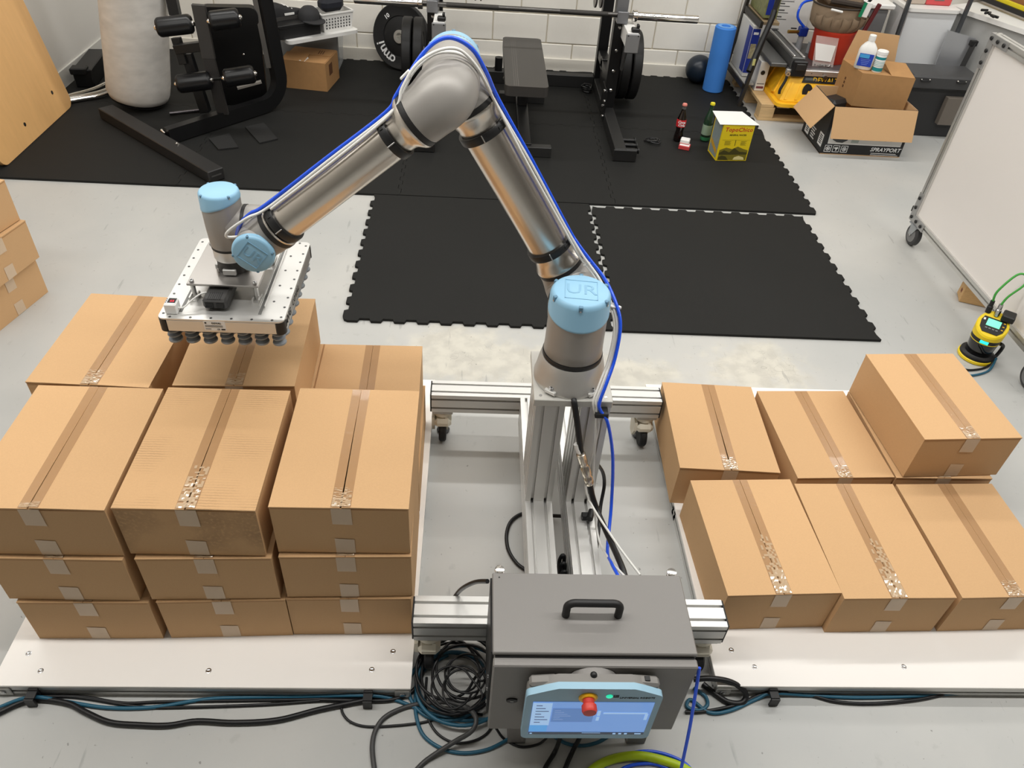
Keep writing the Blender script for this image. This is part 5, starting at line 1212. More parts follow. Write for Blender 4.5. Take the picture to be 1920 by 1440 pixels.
def hplate(a0, a1, b0, b1, m, nm, e=.001, th=.004): MB().plate([onh(a0, b0, e), onh(a1, b0, e), onh(a1, b1, e), onh(a0, b1, e)], th).obj(nm, m, sw_)
for k in range(3): hplate(.06+.16*k, .10+.16*k, .02, .70-.1*k, yl, 'housing_rib')
hplate(.22, .80, .70, .97, PRINTK, 'name_plate')
hplate(.25, .45, .80, .90, mat('plate_print', S(80, 84, 80), .5), 'plate_print', .006, .0006)
lettering('DEWALT', mat('logo_yellow', S(240, 190, 40), .5), sw_, onh(.60, .825, .0062), (1, 0, 0), (0, .28, .96), .042, bold=.0005, space=1.08)
hm_ = MB().prism([(.040*math.cos(t*PI/10)*(1 if math.cos(t*PI/10) > 0 else .8), .052*math.sin(t*PI/10)) for t in range(20)], onh(.36, .36, .001), (1, 0, 0), (0, .28, .96), .003).obj('hand_hole', PRINTK, sw_)
for q in range(2): MB().cyl(onh(.56, .93, .006), onh(.56, .93, .03), .014, n=16).obj('lever_knob', SILV, sw_)
# side ribs on the left slope
for k in range(2):
    a = lo_[0].lerp(lo_[3], .25+.35*k); b = hi_[0].lerp(hi_[3], .25+.35*k); MB().bar(a+V((-.004, 0, 0)), b+V((-.004, 0, 0)), .05, .012, up=(-1, 0, 0)).obj('housing_rib', yl, sw_)
# table, rails, fence
tz = .338
MB().bb(2.14, 2.64, 5.345, 5.93, tz-.022, tz, .003).obj('table', mat('saw_table', S(92, 92, 93), .42, .3), sw_)
rl = MB().bb(2.125, 2.65, 5.312, 5.343, tz-.040, tz-.002, .003).obj('front_rail', ALU, sw_)
for xq in (2.30, 2.38): MB().cyl((xq, 5.3115, tz-.02), (xq, 5.310, tz-.02), .003, n=8).obj('rivet', PRINTK, rl)
MB().bb(2.02, 2.135, 5.36, 5.95, tz-.006, tz+.020, .004).obj('wing', dk, sw_)
fn_ = MB().bb(2.145, 2.235, 5.33, 5.95, tz+.001, tz+.072, .004).obj('fence', dk, sw_)
MB().bb(2.150, 2.162, 5.335, 5.945, tz+.0725, tz+.086, .002).obj('fence_lip', ALU, fn_)
MB().bb(2.215, 2.232, 5.335, 5.945, tz+.0725, tz+.080, .002).obj('fence_lip', ALU, fn_)
MB().bb(2.150, 2.250, 5.290, 5.328, tz-.045, tz+.062, .008).obj('fence_clamp', BLK, fn_)
MB().bb(2.170, 2.235, 5.283, 5.290, tz+.0, tz+.045, .004).obj('clamp_lever', mat('lever_black', S(40, 40, 40), .4), fn_)
MB().bb(2.150, 2.235, 5.951, 5.975, tz+.0, tz+.080, .006).obj('fence_end', BLK, fn_)
psh = thing('push_stick', 'black plastic push stick hung on the side of the table saw', 'push stick', (2.09, 5.27, .17))
a, b = py(1461, 176, 5.235), py(1477, 138, 5.262)
dd = (b-a).normalized()
MB().tube([a, a+dd*.03+V((-.006, 0, 0)), a+dd*.09+V((.004, 0, 0)), b], .0095, 10).obj('handle', BLK, psh)
MB().lathe(b-V((0, .004, 0)), (0, -1, 0), [(.005, 0), (.016, 0), (.016, .008), (.005, .008), (.005, 0)], 14).obj('hook', SILV, psh)
# bucket with bag of hardware
bu = thing('plastic_bucket', 'red orange plastic bucket standing on the saw table', 'bucket', (2.49, 5.56, tz))
MB().lathe((2.485, 5.575, tz+.0008), (0, 0, 1), [(0, 0), (.125, 0), (.128, .005), (.138, .19), (.145, .20), (.145, .212), (.132, .212), (.125, .02), (0, .02)], 48).obj('pail', mat('bucket_red', S(216, 66, 44), .45), bu)
hb_ = thing('hardware_bag', 'clear zip bag with white slip and screws against the bucket', 'bag', (2.43, 5.42, tz))
c_ = [py(1523, 122, 5.40), py(1562, 124, 5.40), py(1573, 72, 5.435), py(1531, 66, 5.435)]
for p in c_[:2]: p.z = tz+.002
MB().plate(c_, .002).obj('film', mat('clear_film', S(235, 225, 220), .12, alpha=.28), hb_)
MB().plate([p+V((0, -.004, 0)) for p in (py(1528, 112, 5.405), py(1557, 116, 5.405), py(1567, 86, 5.425), py(1529, 80, 5.425))], .001).obj('paper_slip', WHITE, hb_)
for k in range(12):
    p = py(1530+2.6*k, 120+random.uniform(-3, 2), 5.395); p.z = tz+.006+.008*random.random()
    MB().cyl(p, p+V((random.uniform(-.02, .02), random.uniform(-.008, .008), random.uniform(0, .012))), .003, n=6).obj('screw', SILV, hb_)
# tool bag on top of the bucket
bt = thing('tool_bag', 'brown canvas tool organiser sitting on the bucket', 'tool bag', (2.47, 5.56, tz+.212))
cv = mat('canvas_brown', S(150, 130, 108), .85, var=.06, vs=60, bump=.25, bs=300); cvd = mat('canvas_trim', S(60, 52, 46), .85)
bz0 = tz+.214
def ring(rx, ry, z, n=40): return [V((2.470+rx*math.cos(2*PI*k/n), 5.575+ry*math.sin(2*PI*k/n), z)) for k in range(n)]
mb = MB(); rr = [ring(.150, .135, bz0), ring(.178, .155, bz0+.03), ring(.185, .162, bz0+.10), ring(.188, .165, bz0+.155), ring(.170, .150, bz0+.156), ring(.165, .145, bz0+.03)]
vs = [p for r_ in rr for p in r_]; fs = []
for i in range(5):
    for k in range(40): fs.append((i*40+k, i*40+(k+1) % 40, i*40+40+(k+1) % 40, i*40+40+k))
fs.append(tuple(range(40))); fs.append(tuple(200+k for k in range(40))); mb.add(vs, fs).obj('pouch_body', cv, bt, ang=50)
for k in range(7):
    a0 = PI+.35+k*.36; pts = []
    n_ = 6; vs = []
    for i in range(n_+1):
        a = a0+.34*i/n_; bul = .014*math.sin(PI*i/n_)
        for z, e in ((bz0+.006, .0), (bz0+.05, bul), (bz0+.105-.012*math.sin(PI*i/n_), bul*1.2)):
            s0 = .152 if z < bz0+.02 else .187; s1 = .137 if z < bz0+.02 else .165
            vs.append(V((2.470+(s0+.003+e)*math.cos(a), 5.575+(s1+.003+e)*math.sin(a), z)))
    fs = [(i*3+j, i*3+j+1, i*3+4+j, i*3+3+j) for i in range(n_) for j in range(2)]
    MB().add(vs, fs).obj('pocket', cv, bt, ang=50)
mb = MB().tube(ring(.189, .166, bz0+.157, 24), .006, 8, 3, True).obj('rim_tape', cvd, bt)
MB().box((2.47, 5.60, bz0+.20), (.26, .18, .10), None, .03).obj('inner_pouch', cv, bt)
MB().box((2.46, 5.455, bz0+.185), (.24, .03, .035), Matrix.Rotation(.1, 3, 'Y'), .01).obj('dark_flap', cvd, bt)
MB().tube([(2.66, 5.60, bz0+.16), (2.70, 5.58, bz0+.26), (2.64, 5.57, bz0+.33), (2.56, 5.58, bz0+.30)], .010, 8).obj('carry_strap', BLK, bt)
for nm, lab_, c, sz, m, ra_ in (('putty_knife', 'green and white card pack sticking out of the tool organiser', (2.575, 5.402, bz0+.165), (.05, .010, .095), WHITE, .15), ('marker_pen', 'white marker in a pocket of the tool organiser', (2.375, 5.395, bz0+.150), (.085, .014, .014), WHITE, .15), ('hand_tool', 'dark red handled tool in the end pocket of the organiser', (2.635, 5.42, bz0+.105), (.026, .022, .20), mat('handle_red', S(92, 26, 30), .4), .25)):
    o = MB().box(c, sz, Matrix.Rotation(ra_, 3, 'Y'), .004)
    if nm == 'putty_knife': t = single(o, 'card_pack', m, lab_, 'pack'); MB().box(V(c)+V((-.028, -.006, 0)), (.022, .004, .09), Matrix.Rotation(ra_, 3, 'Y')).obj('green_band', mat('band_green', S(20, 130, 90), .5), t)
    else: single(o, nm, m, lab_, 'tool' if nm == 'hand_tool' else 'pen')
# air regulator with blue hose behind the saw fence
ar = thing('air_regulator', 'brass and blue air regulator behind the saw fence', 'regulator', (2.33, 5.75, tz))
MB().cyl((2.33, 5.75, tz+.0008), (2.33, 5.75, tz+.10), .022, n=18).obj('bowl', mat('clear_bowl', S(190, 195, 200), .15, alpha=.6), ar)
MB().bb(2.300, 2.360, 5.72, 5.78, tz+.10, tz+.16, .006).obj('head', mat('reg_blue', S(24, 54, 150), .4), ar)
MB().cyl((2.30, 5.75, tz+.125), (2.22, 5.74, tz+.125), .012, n=12).obj('brass_valve', mat('brass', S(196, 160, 80), .3, .9), ar)
MB().bb(2.235, 2.275, 5.735, 5.745, tz+.145, tz+.152).obj('valve_lever', BLK, ar)
MB().cyl((2.39, 5.70, tz+.0008), (2.39, 5.70, tz+.075), .016, n=14).obj('bowl', MATS['clear_bowl'], ar)
MB().tube([(2.33, 5.75, tz+.16), (2.27, 5.77, tz+.22), (2.29, 5.80, tz+.30), (2.36, 5.80, tz+.33)], .009, 10).obj('coil_hose', HOSE, ar)
# white printed box behind
wbx = thing('printed_carton', 'tall white printed appliance carton behind the table saw', 'box', (2.24, 5.97, .117))
x0, x1, y0 = 2.080, 2.44, 5.985
MB().bb(x0, x1, y0, y0+.025, .1175, 1.05, .002).obj('body', mat('carton_white', S(226, 224, 220), .5), wbx)
pbk = mat('print_navy', S(40, 52, 96), .5)
for k, s_ in enumerate(('Simple Startup,', 'Easy-to-Understand', 'Controls')): lettering(s_, pbk, wbx, (2.145, y0-.0004, .700-.034*k), (1, 0, 0), (0, 0, 1), .032, 'LEFT', bold=.0006)
lettering('PRO FEATURES', pbk, wbx, (2.325, y0-.0004, .715), (1, 0, 0), (0, 0, 1), .026, 'LEFT', bold=.0008)
for k in range(3):
    z = .585-.045*k; MB().cyl((2.155, y0, z), (2.155, y0-.0008, z), .009, n=12).obj('bullet', PRINTK, wbx)
    MB().bb(2.175, 2.235+.01*(k % 2), y0-.0008, y0-.0001, z-.003, z+.006).obj('print_line', MATS['fine_print'], wbx); MB().bb(2.175, 2.275, y0-.0008, y0-.0001, z-.018, z-.013).obj('print_line', MATS['fine_print'], wbx)
for k in range(2): MB().bb(2.145, 2.30, y0-.0008, y0-.0001, .600-.0+.014*k, .605+.014*k).obj('print_line', MATS['fine_print'], wbx)
# lower printed carton beside it (manual box with photo)
w2b = thing('printed_carton', 'low white printed carton standing at the saw side', 'box', (2.05, 5.55, .117))
MB().bb(2.000, 2.068, 5.50, 5.97, .1175, .32, .002).obj('body', MATS['carton_white'], w2b)
MB().ball((2.03, 5.4985, .245), .016, 14, (1, .08, 1)).obj('print_picture', PRINTK, w2b)
MB().bb(2.008, 2.060, 5.4985, 5.4998, .135, .150).obj('print_patch', mat('print_maroon', S(120, 60, 70), .5), w2b)
MB().bb(2.008, 2.060, 5.4985, 5.4998, .165, .170).obj('print_line', MATS['fine_print'], w2b)

# ---------------------------------------------------------------- steel shelf with leaning boxes
sf = thing('steel_shelf', 'dark steel shelf frame with particleboard shelf by the block wall', 'shelf', (1.98, 5.75, .0))
fr_m = mat('shelf_steel', S(54, 50, 45), .45, .4)
MB().bar((1.905, 5.475, .003), (2.035, 5.56, .80), .035, .022, up=(1, 0, 0)).obj('front_post', fr_m, sf)
MB().bar((1.885, 5.94, .003), (1.955, 5.94, .80), .035, .022, up=(1, 0, 0)).obj('rear_post', fr_m, sf)
MB().plate([V((1.945, 5.56, .545)), V((2.075, 5.56, .545)), V((2.075, 5.96, .555)), V((1.925, 5.96, .555))], .018).obj('shelf_board', mat('particleboard', S(150, 130, 100), .8, var=.15, vs=60), sf)
MB().bar((1.95, 5.55, .545), (1.935, 5.94, .555), .02, .04).obj('shelf_beam', fr_m, sf)
MB().bar((1.915, 5.50, .145), (1.90, 5.94, .15), .02, .035).obj('shelf_beam', fr_m, sf)
MB().plate([V((1.915, 5.50, .155)), V((1.985, 5.50, .155)), V((1.985, 5.96, .16)), V((1.90, 5.96, .16))], .012).obj('lower_board', mat('grey_board', S(170, 168, 162), .6), sf)
b1 = thing('printed_carton', 'blue and white tool carton on the lower steel shelf', 'box', (1.96, 5.74, .17))
MB().bb(1.925, 1.980, 5.62, 5.93, .1735, .52, .002).obj('body', mat('carton_grey', S(205, 204, 200), .5), b1)
MB().bb(1.9248, 1.980, 5.6185, 5.6198, .20, .50).obj('blue_panel', mat('carton_blue', S(28, 48, 140), .5), b1)
MB().bb(1.9235, 1.9248, 5.63, 5.72, .20, .50).obj('blue_panel', MATS['carton_blue'], b1)
MB().bb(1.935, 1.970, 5.6176, 5.6184, .462, .478).obj('print_bar', PRINTW, b1)
MB().bb(1.932, 1.972, 5.6175, 5.6184, .30, .40).obj('print_picture', mat('print_mix', S(150, 140, 110), .5, var=.6, vs=60), b1)
b2 = thing('printed_carton', 'dark and yellow printed carton on the upper shelf board', 'box', (2.0, 5.74, .57))
MB().bb(1.965, 2.060, 5.60, 5.94, .578, .75, .002).obj('body', mat('print_busy', S(110, 112, 70), .5, var=.6, vs=30), b2)
MB().bb(1.975, 2.015, 5.5985, 5.5998, .60, .72).obj('blue_panel', MATS['carton_blue'], b2)
jk = thing('jack_handle', 'black round ended steel bar leaning on the shelf frame', 'bar', (1.95, 5.37, .0))
MB().tube([py(1404, 134, 5.35), py(1420, 96, 5.42), py(1445, 40, 5.50), py(1452, 20, 5.53)], .020, 12).obj('rod', BSTL, jk)
MB().bb(*[v for v in (py(1412, 118, 5.37).x-.010, py(1412, 118, 5.37).x+.008, 5.352, 5.358, py(1412, 118, 5.37).z-.012, py(1412, 118, 5.37).z+.03)]).obj('sticker', mat('sticker_yellow', S(190, 186, 120), .5), jk)

# ---------------------------------------------------------------- open sprayer box
sp = thing('sprayer_box', 'open black and white sprayer box with flaps folded out', 'box', (2.53, 4.9, 0))
X0, X1, Y0, Y1, HZ = 2.262, 2.802, 4.722, 5.10, .312
bkp = mat('box_black', S(30, 30, 31), .5); wf = mat('box_white', S(222, 221, 218), .5)
for nm, a in (('front_wall', (X0, X1, Y0, Y0+.006)), ('rear_wall', (X0, X1, Y1-.006, Y1)), ('side_wall', (X0, X0+.006, Y0+.006, Y1-.006)), ('side_wall', (X1-.006, X1, Y0+.006, Y1-.006))):
    MB().bb(*a, .001, HZ).obj(nm, bkp, sp)
MB().bb(X0, X1, Y0, Y1, .0006, .006).obj('base', CARD, sp)
MB().bb(X0+.007, X1-.007, Y1-.009, Y1-.0065, .01, HZ).obj('inner_lining', CARD, sp); MB().bb(X1-.009, X1-.0065, Y0+.01, Y1-.01, .01, HZ).obj('inner_lining', CARD, sp)
MB().prism([(.030, .072), (.520, .072), (.520, .31), (.012, .31)], (X0, Y0-.0003, 0), (1, 0, 0), (0, 0, 1), .0006).obj('white_print', wf, sp)
lettering('SPRAYPORT', PRINTW, sp, (2.690, Y0-.0006, .046), (1, 0, 0), (0, 0, 1), .036, shear=.2, bold=.0007, space=1.05)
MB().bb(2.60, 2.77, Y0-.0012, Y0-.0003, .020, .023).obj('print_line', PRINTW, sp); MB().bb(2.60, 2.785, Y0-.0012, Y0-.0003, .010, .0125).obj('print_line', PRINTW, sp)
for k in range(3):
    c = V((2.305+.055*k, Y0-.0006, .040)); f = MB()
    for sx, sz, w_, h_ in ((0, .021, .044, .003), (0, -.021, .044, .003), (.021, 0, .003, .044), (-.021, 0, .003, .044)): f.box(c+V((sx, 0, sz)), (w_, .0008, h_))
    ic = f.obj('icon_frame', PRINTW, sp)
    if k == 1: MB().prism([(-.014, .008), (.012, .011), (.014, .002), (.006, .0), (.004, -.013), (-.002, -.013), (-.002, .0), (-.014, .002)], c, (1, 0, 0), (0, 0, 1), .0006).obj('icon_mark', PRINTW, ic)
    else:
        MB().lathe(c, (0, -1, 0), [(.010, 0), (.014, 0), (.014, .0006), (.010, .0006)], 20).obj('icon_mark', PRINTW, ic); MB().cyl(c, c+V((0, -.0008, 0)), .006, n=14).obj('icon_mark', PRINTW, ic)
MB().prism([(.055, .10), (.085, .085), (.125, .082), (.155, .10), (.16, .13), (.055, .135)], (X0, Y0-.0010, 0), (1, 0, 0), (0, 0, 1), .0005).obj('print_picture', mat('print_grey', S(70, 72, 74), .5), sp)
MB().prism([(.18, .085), (.23, .085), (.235, .13), (.185, .13)], (X0, Y0-.0010, 0), (1, 0, 0), (0, 0, 1), .0005).obj('print_picture', mat('print_pale_green', S(170, 180, 174), .5), sp)
for k in range(3): MB().bb(X0+.36+.04*k, X0+.372+.04*k, Y0-.0014, Y0-.0004, .105, .130).obj('print_picture', PRINTK, sp)
for yy_, zz in ((4.775, .075), (5.02, .055)):
    MB().bb(X0-.0010, X0-.0002, yy_-.035, yy_+.035, zz-.035, zz+.045).obj('side_label', PRINTW, sp)
    for k in range(5): MB().bb(X0-.0018, X0-.0010, yy_-.022, yy_+.020, zz-.02+.012*k, zz-.014+.012*k).obj('print_line', PRINTK, sp)
for k in range(5): MB().bb(X0-.0012, X0-.0002, 4.88+.014*(k % 2), 4.95, .03+.016*k, .038+.016*k).obj('print_line', PRINTW, sp)
# flaps
def hang(p0, p1, out, m=CARD):
    MB().plate([V(p0), V(p1), V(p1)+V(out), V(p0)+V(out)], .004).obj('flap', m, sp)
hang((X0, Y0-.002, HZ+.001), (X1, Y0-.002, HZ+.001), (.010, -.055, -.185))
hang((X0-.002, Y1-.01, HZ+.001), (X0-.002, Y0+.01, HZ+.001), (-.115, -.01, -.145))
hang((X1, Y1+.002, HZ+.001), (X0, Y1+.002, HZ+.001), (.0, .04, -.17))
hang((X1+.002, Y0+.01, HZ+.001), (X1+.002, Y1-.01, HZ+.001), (.02, 0, -.18))
# white corner packing and black sprayer hose inside
o = MB().box((2.36, 4.97, .235), (.14, .12, .10), Matrix.Rotation(.5, 3, 'Z'), .02); single(o, 'sprayer_unit', mat('sprayer_black', S(38, 38, 40), .4), 'black sprayer unit peeking out of the open box', 'sprayer')
# inner brown box on top
ib = thing('parcel_box', 'brown cardboard box dropped into the open sprayer box, lid ajar', 'box', (2.60, 4.98, .262))
P0, P1, P2 = pz(1596, 198, .265), pz(1693, 208, .265), pz(1563, 172, .265)
a_, b_, h_ = P1-P0, (P2-P0), V((0, 0, .205)); b_ = b_.normalized()*.26
MB().add([P0, P0+a_, P0+a_+b_, P0+b_, P0+h_, P0+a_+h_, P0+a_+b_+h_, P0+b_+h_], [(0, 1, 2, 3), (0, 1, 5, 4), (1, 2, 6, 5), (2, 3, 7, 6), (3, 0, 4, 7)]).obj('body', cdm, ib)
q = P0+h_
MB().plate([q, q+a_*.60, q+a_*.60+b_*.48, q+b_*.48], .003).obj('flap', cdm, ib)
MB().plate([q+b_*.5, q+a_*.5+b_*.52, q+a_*.5+b_, q+b_], .003).obj('flap', cdm, ib)
MB().plate([q+a_*.55, q+a_*.985, q+a_*.985+b_*.55+V((0, 0, .045)), q+a_*.55+b_*.55+V((0, 0, .05))], .003).obj('flap', cdm, ib)
MB().plate([q+a_+b_*.05, q+a_+b_, q+a_*.9+b_+V((0, 0, .18)), q+a_*.1+b_+V((0, 0, .19)), q+b_][1:], .003).obj('flap', CARD, ib)
for k in range(3): MB().plate([P0+b_*(.60+.0*k)+h_*(.3+.12*k)-a_.normalized()*.0006, P0+b_*.66+h_*(.3+.12*k)-a_.normalized()*.0006, P0+b_*.66+h_*(.38+.12*k)-a_.normalized()*.0006, P0+b_*.60+h_*(.38+.12*k)-a_.normalized()*.0006], .0004).obj('print_mark', MATS['brown_print'], ib)
zt_ = q.z+.0035
# jug and tub on it
jg = thing('cleaner_jug', 'white plastic jug with blue label on the brown box', 'jug', (2.46, 4.98, zt_))
jc = q+a_*.12+b_*.36+V((0, 0, .0038))
u1 = V((.93, -.36, 0)).normalized(); u2 = V((.36, .93, 0)).normalized(); jr = Matrix((u1, u2, Zv)).transposed()
mb = MB()
lv = [(.048, .030, 0), (.054, .035, .006), (.055, .036, .11), (.050, .033, .13), (.034, .026, .152), (.020, .020, .165), (.018, .018, .175)]
n = 28; vs = []; fs = []
for a, b, z in lv:
    for k in range(n):
        t = 2*PI*k/n; e = 2.6; c, s_ = math.cos(t), math.sin(t)
        vs.append(jc+u1*a*math.copysign(abs(c)**(2/e), c)+u2*b*math.copysign(abs(s_)**(2/e), s_)+V((0, 0, z)))
for i in range(len(lv)-1):
    for k in range(n): fs.append((i*n+k, i*n+(k+1) % n, i*n+n+(k+1) % n, i*n+n+k))
fs += [tuple(range(n)), tuple((len(lv)-1)*n+k for k in range(n))]
mb.add(vs, fs).obj('bottle', WHITE, jg, ang=50)
MB().lathe(jc+V((0, 0, .172)), Zv, [(0, 0), (.0215, 0), (.0215, .030), (.019, .033), (0, .033)], 24).obj('cap', WHITE, jg)
MB().box(jc-u2*.0365+V((0, 0, .062)), (.086, .0012, .075), jr).obj('label', mat('label_blue', S(34, 66, 178), .4), jg)
MB().box(jc-u2*.0372+V((-.012, 0, .086)), (.058, .0008, .022), jr).obj('label_band', mat('label_sky', S(70, 160, 220), .4), jg)
for k in range(4): MB().box(jc-u2*.0374+V((0, 0, .066-.010*k)), (.060-.008*k, .0006, .003), jr).obj('print_line', mat('label_pale', S(120, 140, 220), .4), jg)
tbm = thing('wipes_tub', 'white tub with teal label beside the cleaner jug', 'tub', (2.54, 4.95, zt_))
tc_ = jc+u1*.088-u2*.010
MB().lathe(tc_, Zv, [(0, 0), (.030, 0), (.032, .004), (.032, .105), (.030, .108), (0, .108)], 28).obj('tub', WHITE, tbm)
MB().lathe(tc_+V((0, 0, .108)), Zv, [(0, 0), (.034, 0), (.034, .016), (.031, .020), (0, .020)], 28).obj('lid', WHITE, tbm)
MB().lathe(tc_, Zv, [(.0324, .008), (.0324, .030)], 28).obj('label_band', mat('label_teal', S(24, 134, 140), .4), tbm)
MB().lathe(tc_, Zv, [(.0324, .078), (.0324, .094)], 28).obj('label_band', MATS['label_teal'], tbm)
for k in range(4): MB().lathe(tc_, Zv, [(.0323, .038+.009*k), (.0323, .041+.009*k)], 28).obj('print_line', mat('label_teal_pale', S(110, 175, 180), .4), tbm)

# ---------------------------------------------------------------- black chest and things behind
ch = thing('black_chest', 'black steel chest with two small lid handles', 'chest', (3.1, 5.3, 0))
ck = mat('chest_black', S(44, 44, 45), .5, bump=.05, bs=200)
MB().bb(2.915, 3.36, 5.115, 5.34, .0006, .318, .006).obj('body', ck, ch)
MB().bb(2.895, 3.38, 5.095, 5.36, .322, .412, .012).obj('lid', mat('lid_grey', S(62, 62, 63), .45), ch)
MB().bb(2.905, 3.37, 5.105, 5.35, .312, .323).obj('seal', PRINTK, ch)
for xx_ in (2.985, 3.235):
    h_ = MB().tube([(xx_-.03, 5.093, .385), (xx_-.022, 5.082, .385), (xx_+.022, 5.082, .385), (xx_+.03, 5.093, .385)], .007, 8).obj('handle', BLK, ch)
    for s_ in (-1, 1): MB().ball((xx_+s_*.028, 5.090, .388), .007, 10).obj('rivet', CHROME, h_)
MB().bb(3.18, 3.34, 5.070, 5.114, .10, .285, .002).obj('document_holder', mat('smoky_plastic', S(120, 112, 104), .25, alpha=.75), ch)
wp_n = thing('white_bin', 'white plastic bin standing behind the black chest', 'bin', (3.13, 5.65, 0))
MB().add([V((2.99, 5.60, .001)), V((3.30, 5.60, .001)), V((3.30, 5.82, .001)), V((2.99, 5.82, .001)), V((2.955, 5.575, .685)), V((3.30, 5.575, .690)), V((3.30, 5.84, .690)), V((2.955, 5.84, .685))], [(0, 1, 2, 3), (4, 5, 6, 7), (0, 1, 5, 4), (1, 2, 6, 5), (2, 3, 7, 6), (3, 0, 4, 7)]).obj('body', mat('bin_white', S(226, 228, 230), .45, bump=.08, bs=8), wp_n)
MB().prism(rrect(.375, .30, .03), (3.128, 5.71, .686), (1, 0, .01), (0, 1, 0), .022).obj('rim', WHITE, wp_n)
cr = thing('hand_cart', 'dark grey cart uprights on both sides of the white bin', 'cart', (3.12, 5.56, 0))
for a, b in ((2.935, 2.915), (3.335, 3.345)):
    MB().bar((a, 5.555, .045), (b, 5.555, .95), .030, .022, up=(1, 0, 0), bev=.003).obj('upright', mat('cart_grey', S(72, 74, 77), .45, .3), cr)
    MB().bar((a, 5.54, .30), (a, 5.54, .42), .02, .015).obj('latch', BLK, cr)
    MB().lathe((a-.012, 5.555, .045), (1, 0, 0), [(0, 0), (.044, 0), (.044, .024), (0, .024)], 22).obj('wheel', RUB, cr)
MB().bar((2.935, 5.555, .10), (3.335, 5.555, .10), .02, .02).obj('cross_bar', MATS['cart_grey'], cr)
gb = thing('grey_tote', 'dark grey plastic tote behind the tool organiser', 'tote', (2.78, 5.8, 0))
MB().bb(2.66, 2.88, 5.70, 5.99, .117, .655, .01).obj('tub', mat('tote_grey', S(112, 112, 114), .5), gb)
MB().bb(2.645, 2.912, 5.685, 6.0, .656, .69, .008).obj('lid', WHITE, gb)
rd = thing('red_caddy', 'red and clear plastic caddy on top of the white bin', 'caddy', (3.12, 5.75, .71))
MB().bb(3.10, 3.28, 5.66, 5.80, .7095, .80, .008).obj('red_side', mat('caddy_red', S(214, 84, 86), .4), rd)
MB().bb(2.98, 3.098, 5.66, 5.80, .7095, .79, .008).obj('clear_side', mat('caddy_clear', S(212, 196, 180), .3, alpha=.8), rd)
MB().bb(3.15, 3.22, 5.6585, 5.6598, .74, .80).obj('label', mat('caddy_label', S(120, 110, 104), .5), rd)
sc2 = thing('aluminium_case', 'silver aluminium panel with black clips leaning by the bench', 'panel', (3.42, 5.4, 0))
a, b, c, d = py(1778, 57, 5.53), py(1830, 72, 5.47), py(1790, 130, 5.30), py(1764, 120, 5.44)
a2 = V((a.x, a.y, .001)); 
MB().plate([a, b, V((b.x, b.y-.04, .002)), V((a.x, a.y-.04, .002))], .03).obj('panel', mat('case_silver', S(196, 198, 202), .25, .7, bump=.1, bs=8), sc2)
MB().bar(b+V((-.02, -.035, -.02)), b+V((-.055, -.065, -.22)), .03, .02).obj('clip', BLK, sc2)
MB().bb(b.x-.05, b.x, b.y-.05, b.y-.02, b.z-.04, b.z-.005, .003).obj('clip', BLK, sc2)
wk = thing('work_bench', 'light grey work bench side with white top near the whiteboard', 'bench', (3.8, 5.4, 0))
l0, l1 = pz(1800, 15, .70), pz(1935, 60, .70); dv = (l1-l0).normalized(); pv = V((-dv.y, dv.x, 0)); pv = pv if pv.x > 0 else -pv
s0 = l0-dv*.08; s1 = l1+dv*.65
MB().plate([s0, s1, s1+pv*.75, s0+pv*.55][::-1], -.03 if False else .03).obj('top', WHITE, wk)
MB().plate([V((p.x, p.y, .001)) for p in (s0+pv*.03, s1+pv*.03, s1+pv*.70, s0+pv*.5)], .660).obj('body', mat('bench_grey', S(176, 176, 174), .5), wk)
bo = [p for p in (s0, s1)]
lv_ = thing('spirit_level', 'long yellow and black spirit level on the work bench', 'level', tuple(pz(1880, 15, .735)))
v0, v1 = pz(1825, -12, .735), pz(1945, 36, .735)
MB().bar(v0+V((0, 0, .012)), v1+V((0, 0, .012)), .022, .055).obj('yellow_bar', mat('level_yellow', S(232, 212, 40), .4), lv_)
MB().bar(v0-pv*.022+V((0, 0, .002)), v1-pv*.022+V((0, 0, .002)), .018, .03).obj('black_rail', PRINTK, lv_)
bp_ = MB().bar(v0+pv*.14+V((0, 0, .03)), v1+pv*.14+V((0, 0, .03)), .18, .09, bev=.004); single(bp_, 'parcel_box', mat('brown_box', S(150, 104, 66), .7, var=.1, vs=20), 'flat brown parcel lying behind the spirit level', 'box')
o = MB()
for k in range(5):
    c = pz(1846+5*k, 19+3*k+2*(k % 2), .733); o.box(c, (.05, .015, .015), Matrix.Rotation(.5*k, 3, 'Z'), .003)
single(o, 'clamp_pair', BLK, 'small black clamps lying on the bench edge before the level', 'clamp')

# ---------------------------------------------------------------- rolling whiteboard
XB = 2.365
wbo = thing('rolling_whiteboard', 'rolling whiteboard with aluminium frame and corner brackets', 'whiteboard', (XB+.02, 3.0, 0))
yb1 = 3.655; yb0 = 2.31; zb0, zb1 = .118, 1.072; a = .042
MB().bb(XB+.012, XB+.026, yb0+.02, yb1-.02, zb0+.02, zb1-.02).obj('panel', mat('board_white', S(238, 233, 229), .32), wbo)
extr((XB+a/2, yb0+a, zb0+a/2), (XB+a/2, yb1-a, zb0+a/2), a, a, 1, 1).obj('frame_rail', ALU, wbo)
extr((XB+a/2, yb0+a, zb1-a/2), (XB+a/2, yb1-a, zb1-a/2), a, a, 1, 1).obj('frame_rail', ALU, wbo)
for yy in (yb0, yb1-a): extr((XB+a/2, yy+a/2, zb0), (XB+a/2, yy+a/2, zb1), a, a, 1, 1, (1, 0, 0)).obj('frame_rail', ALU, wbo)
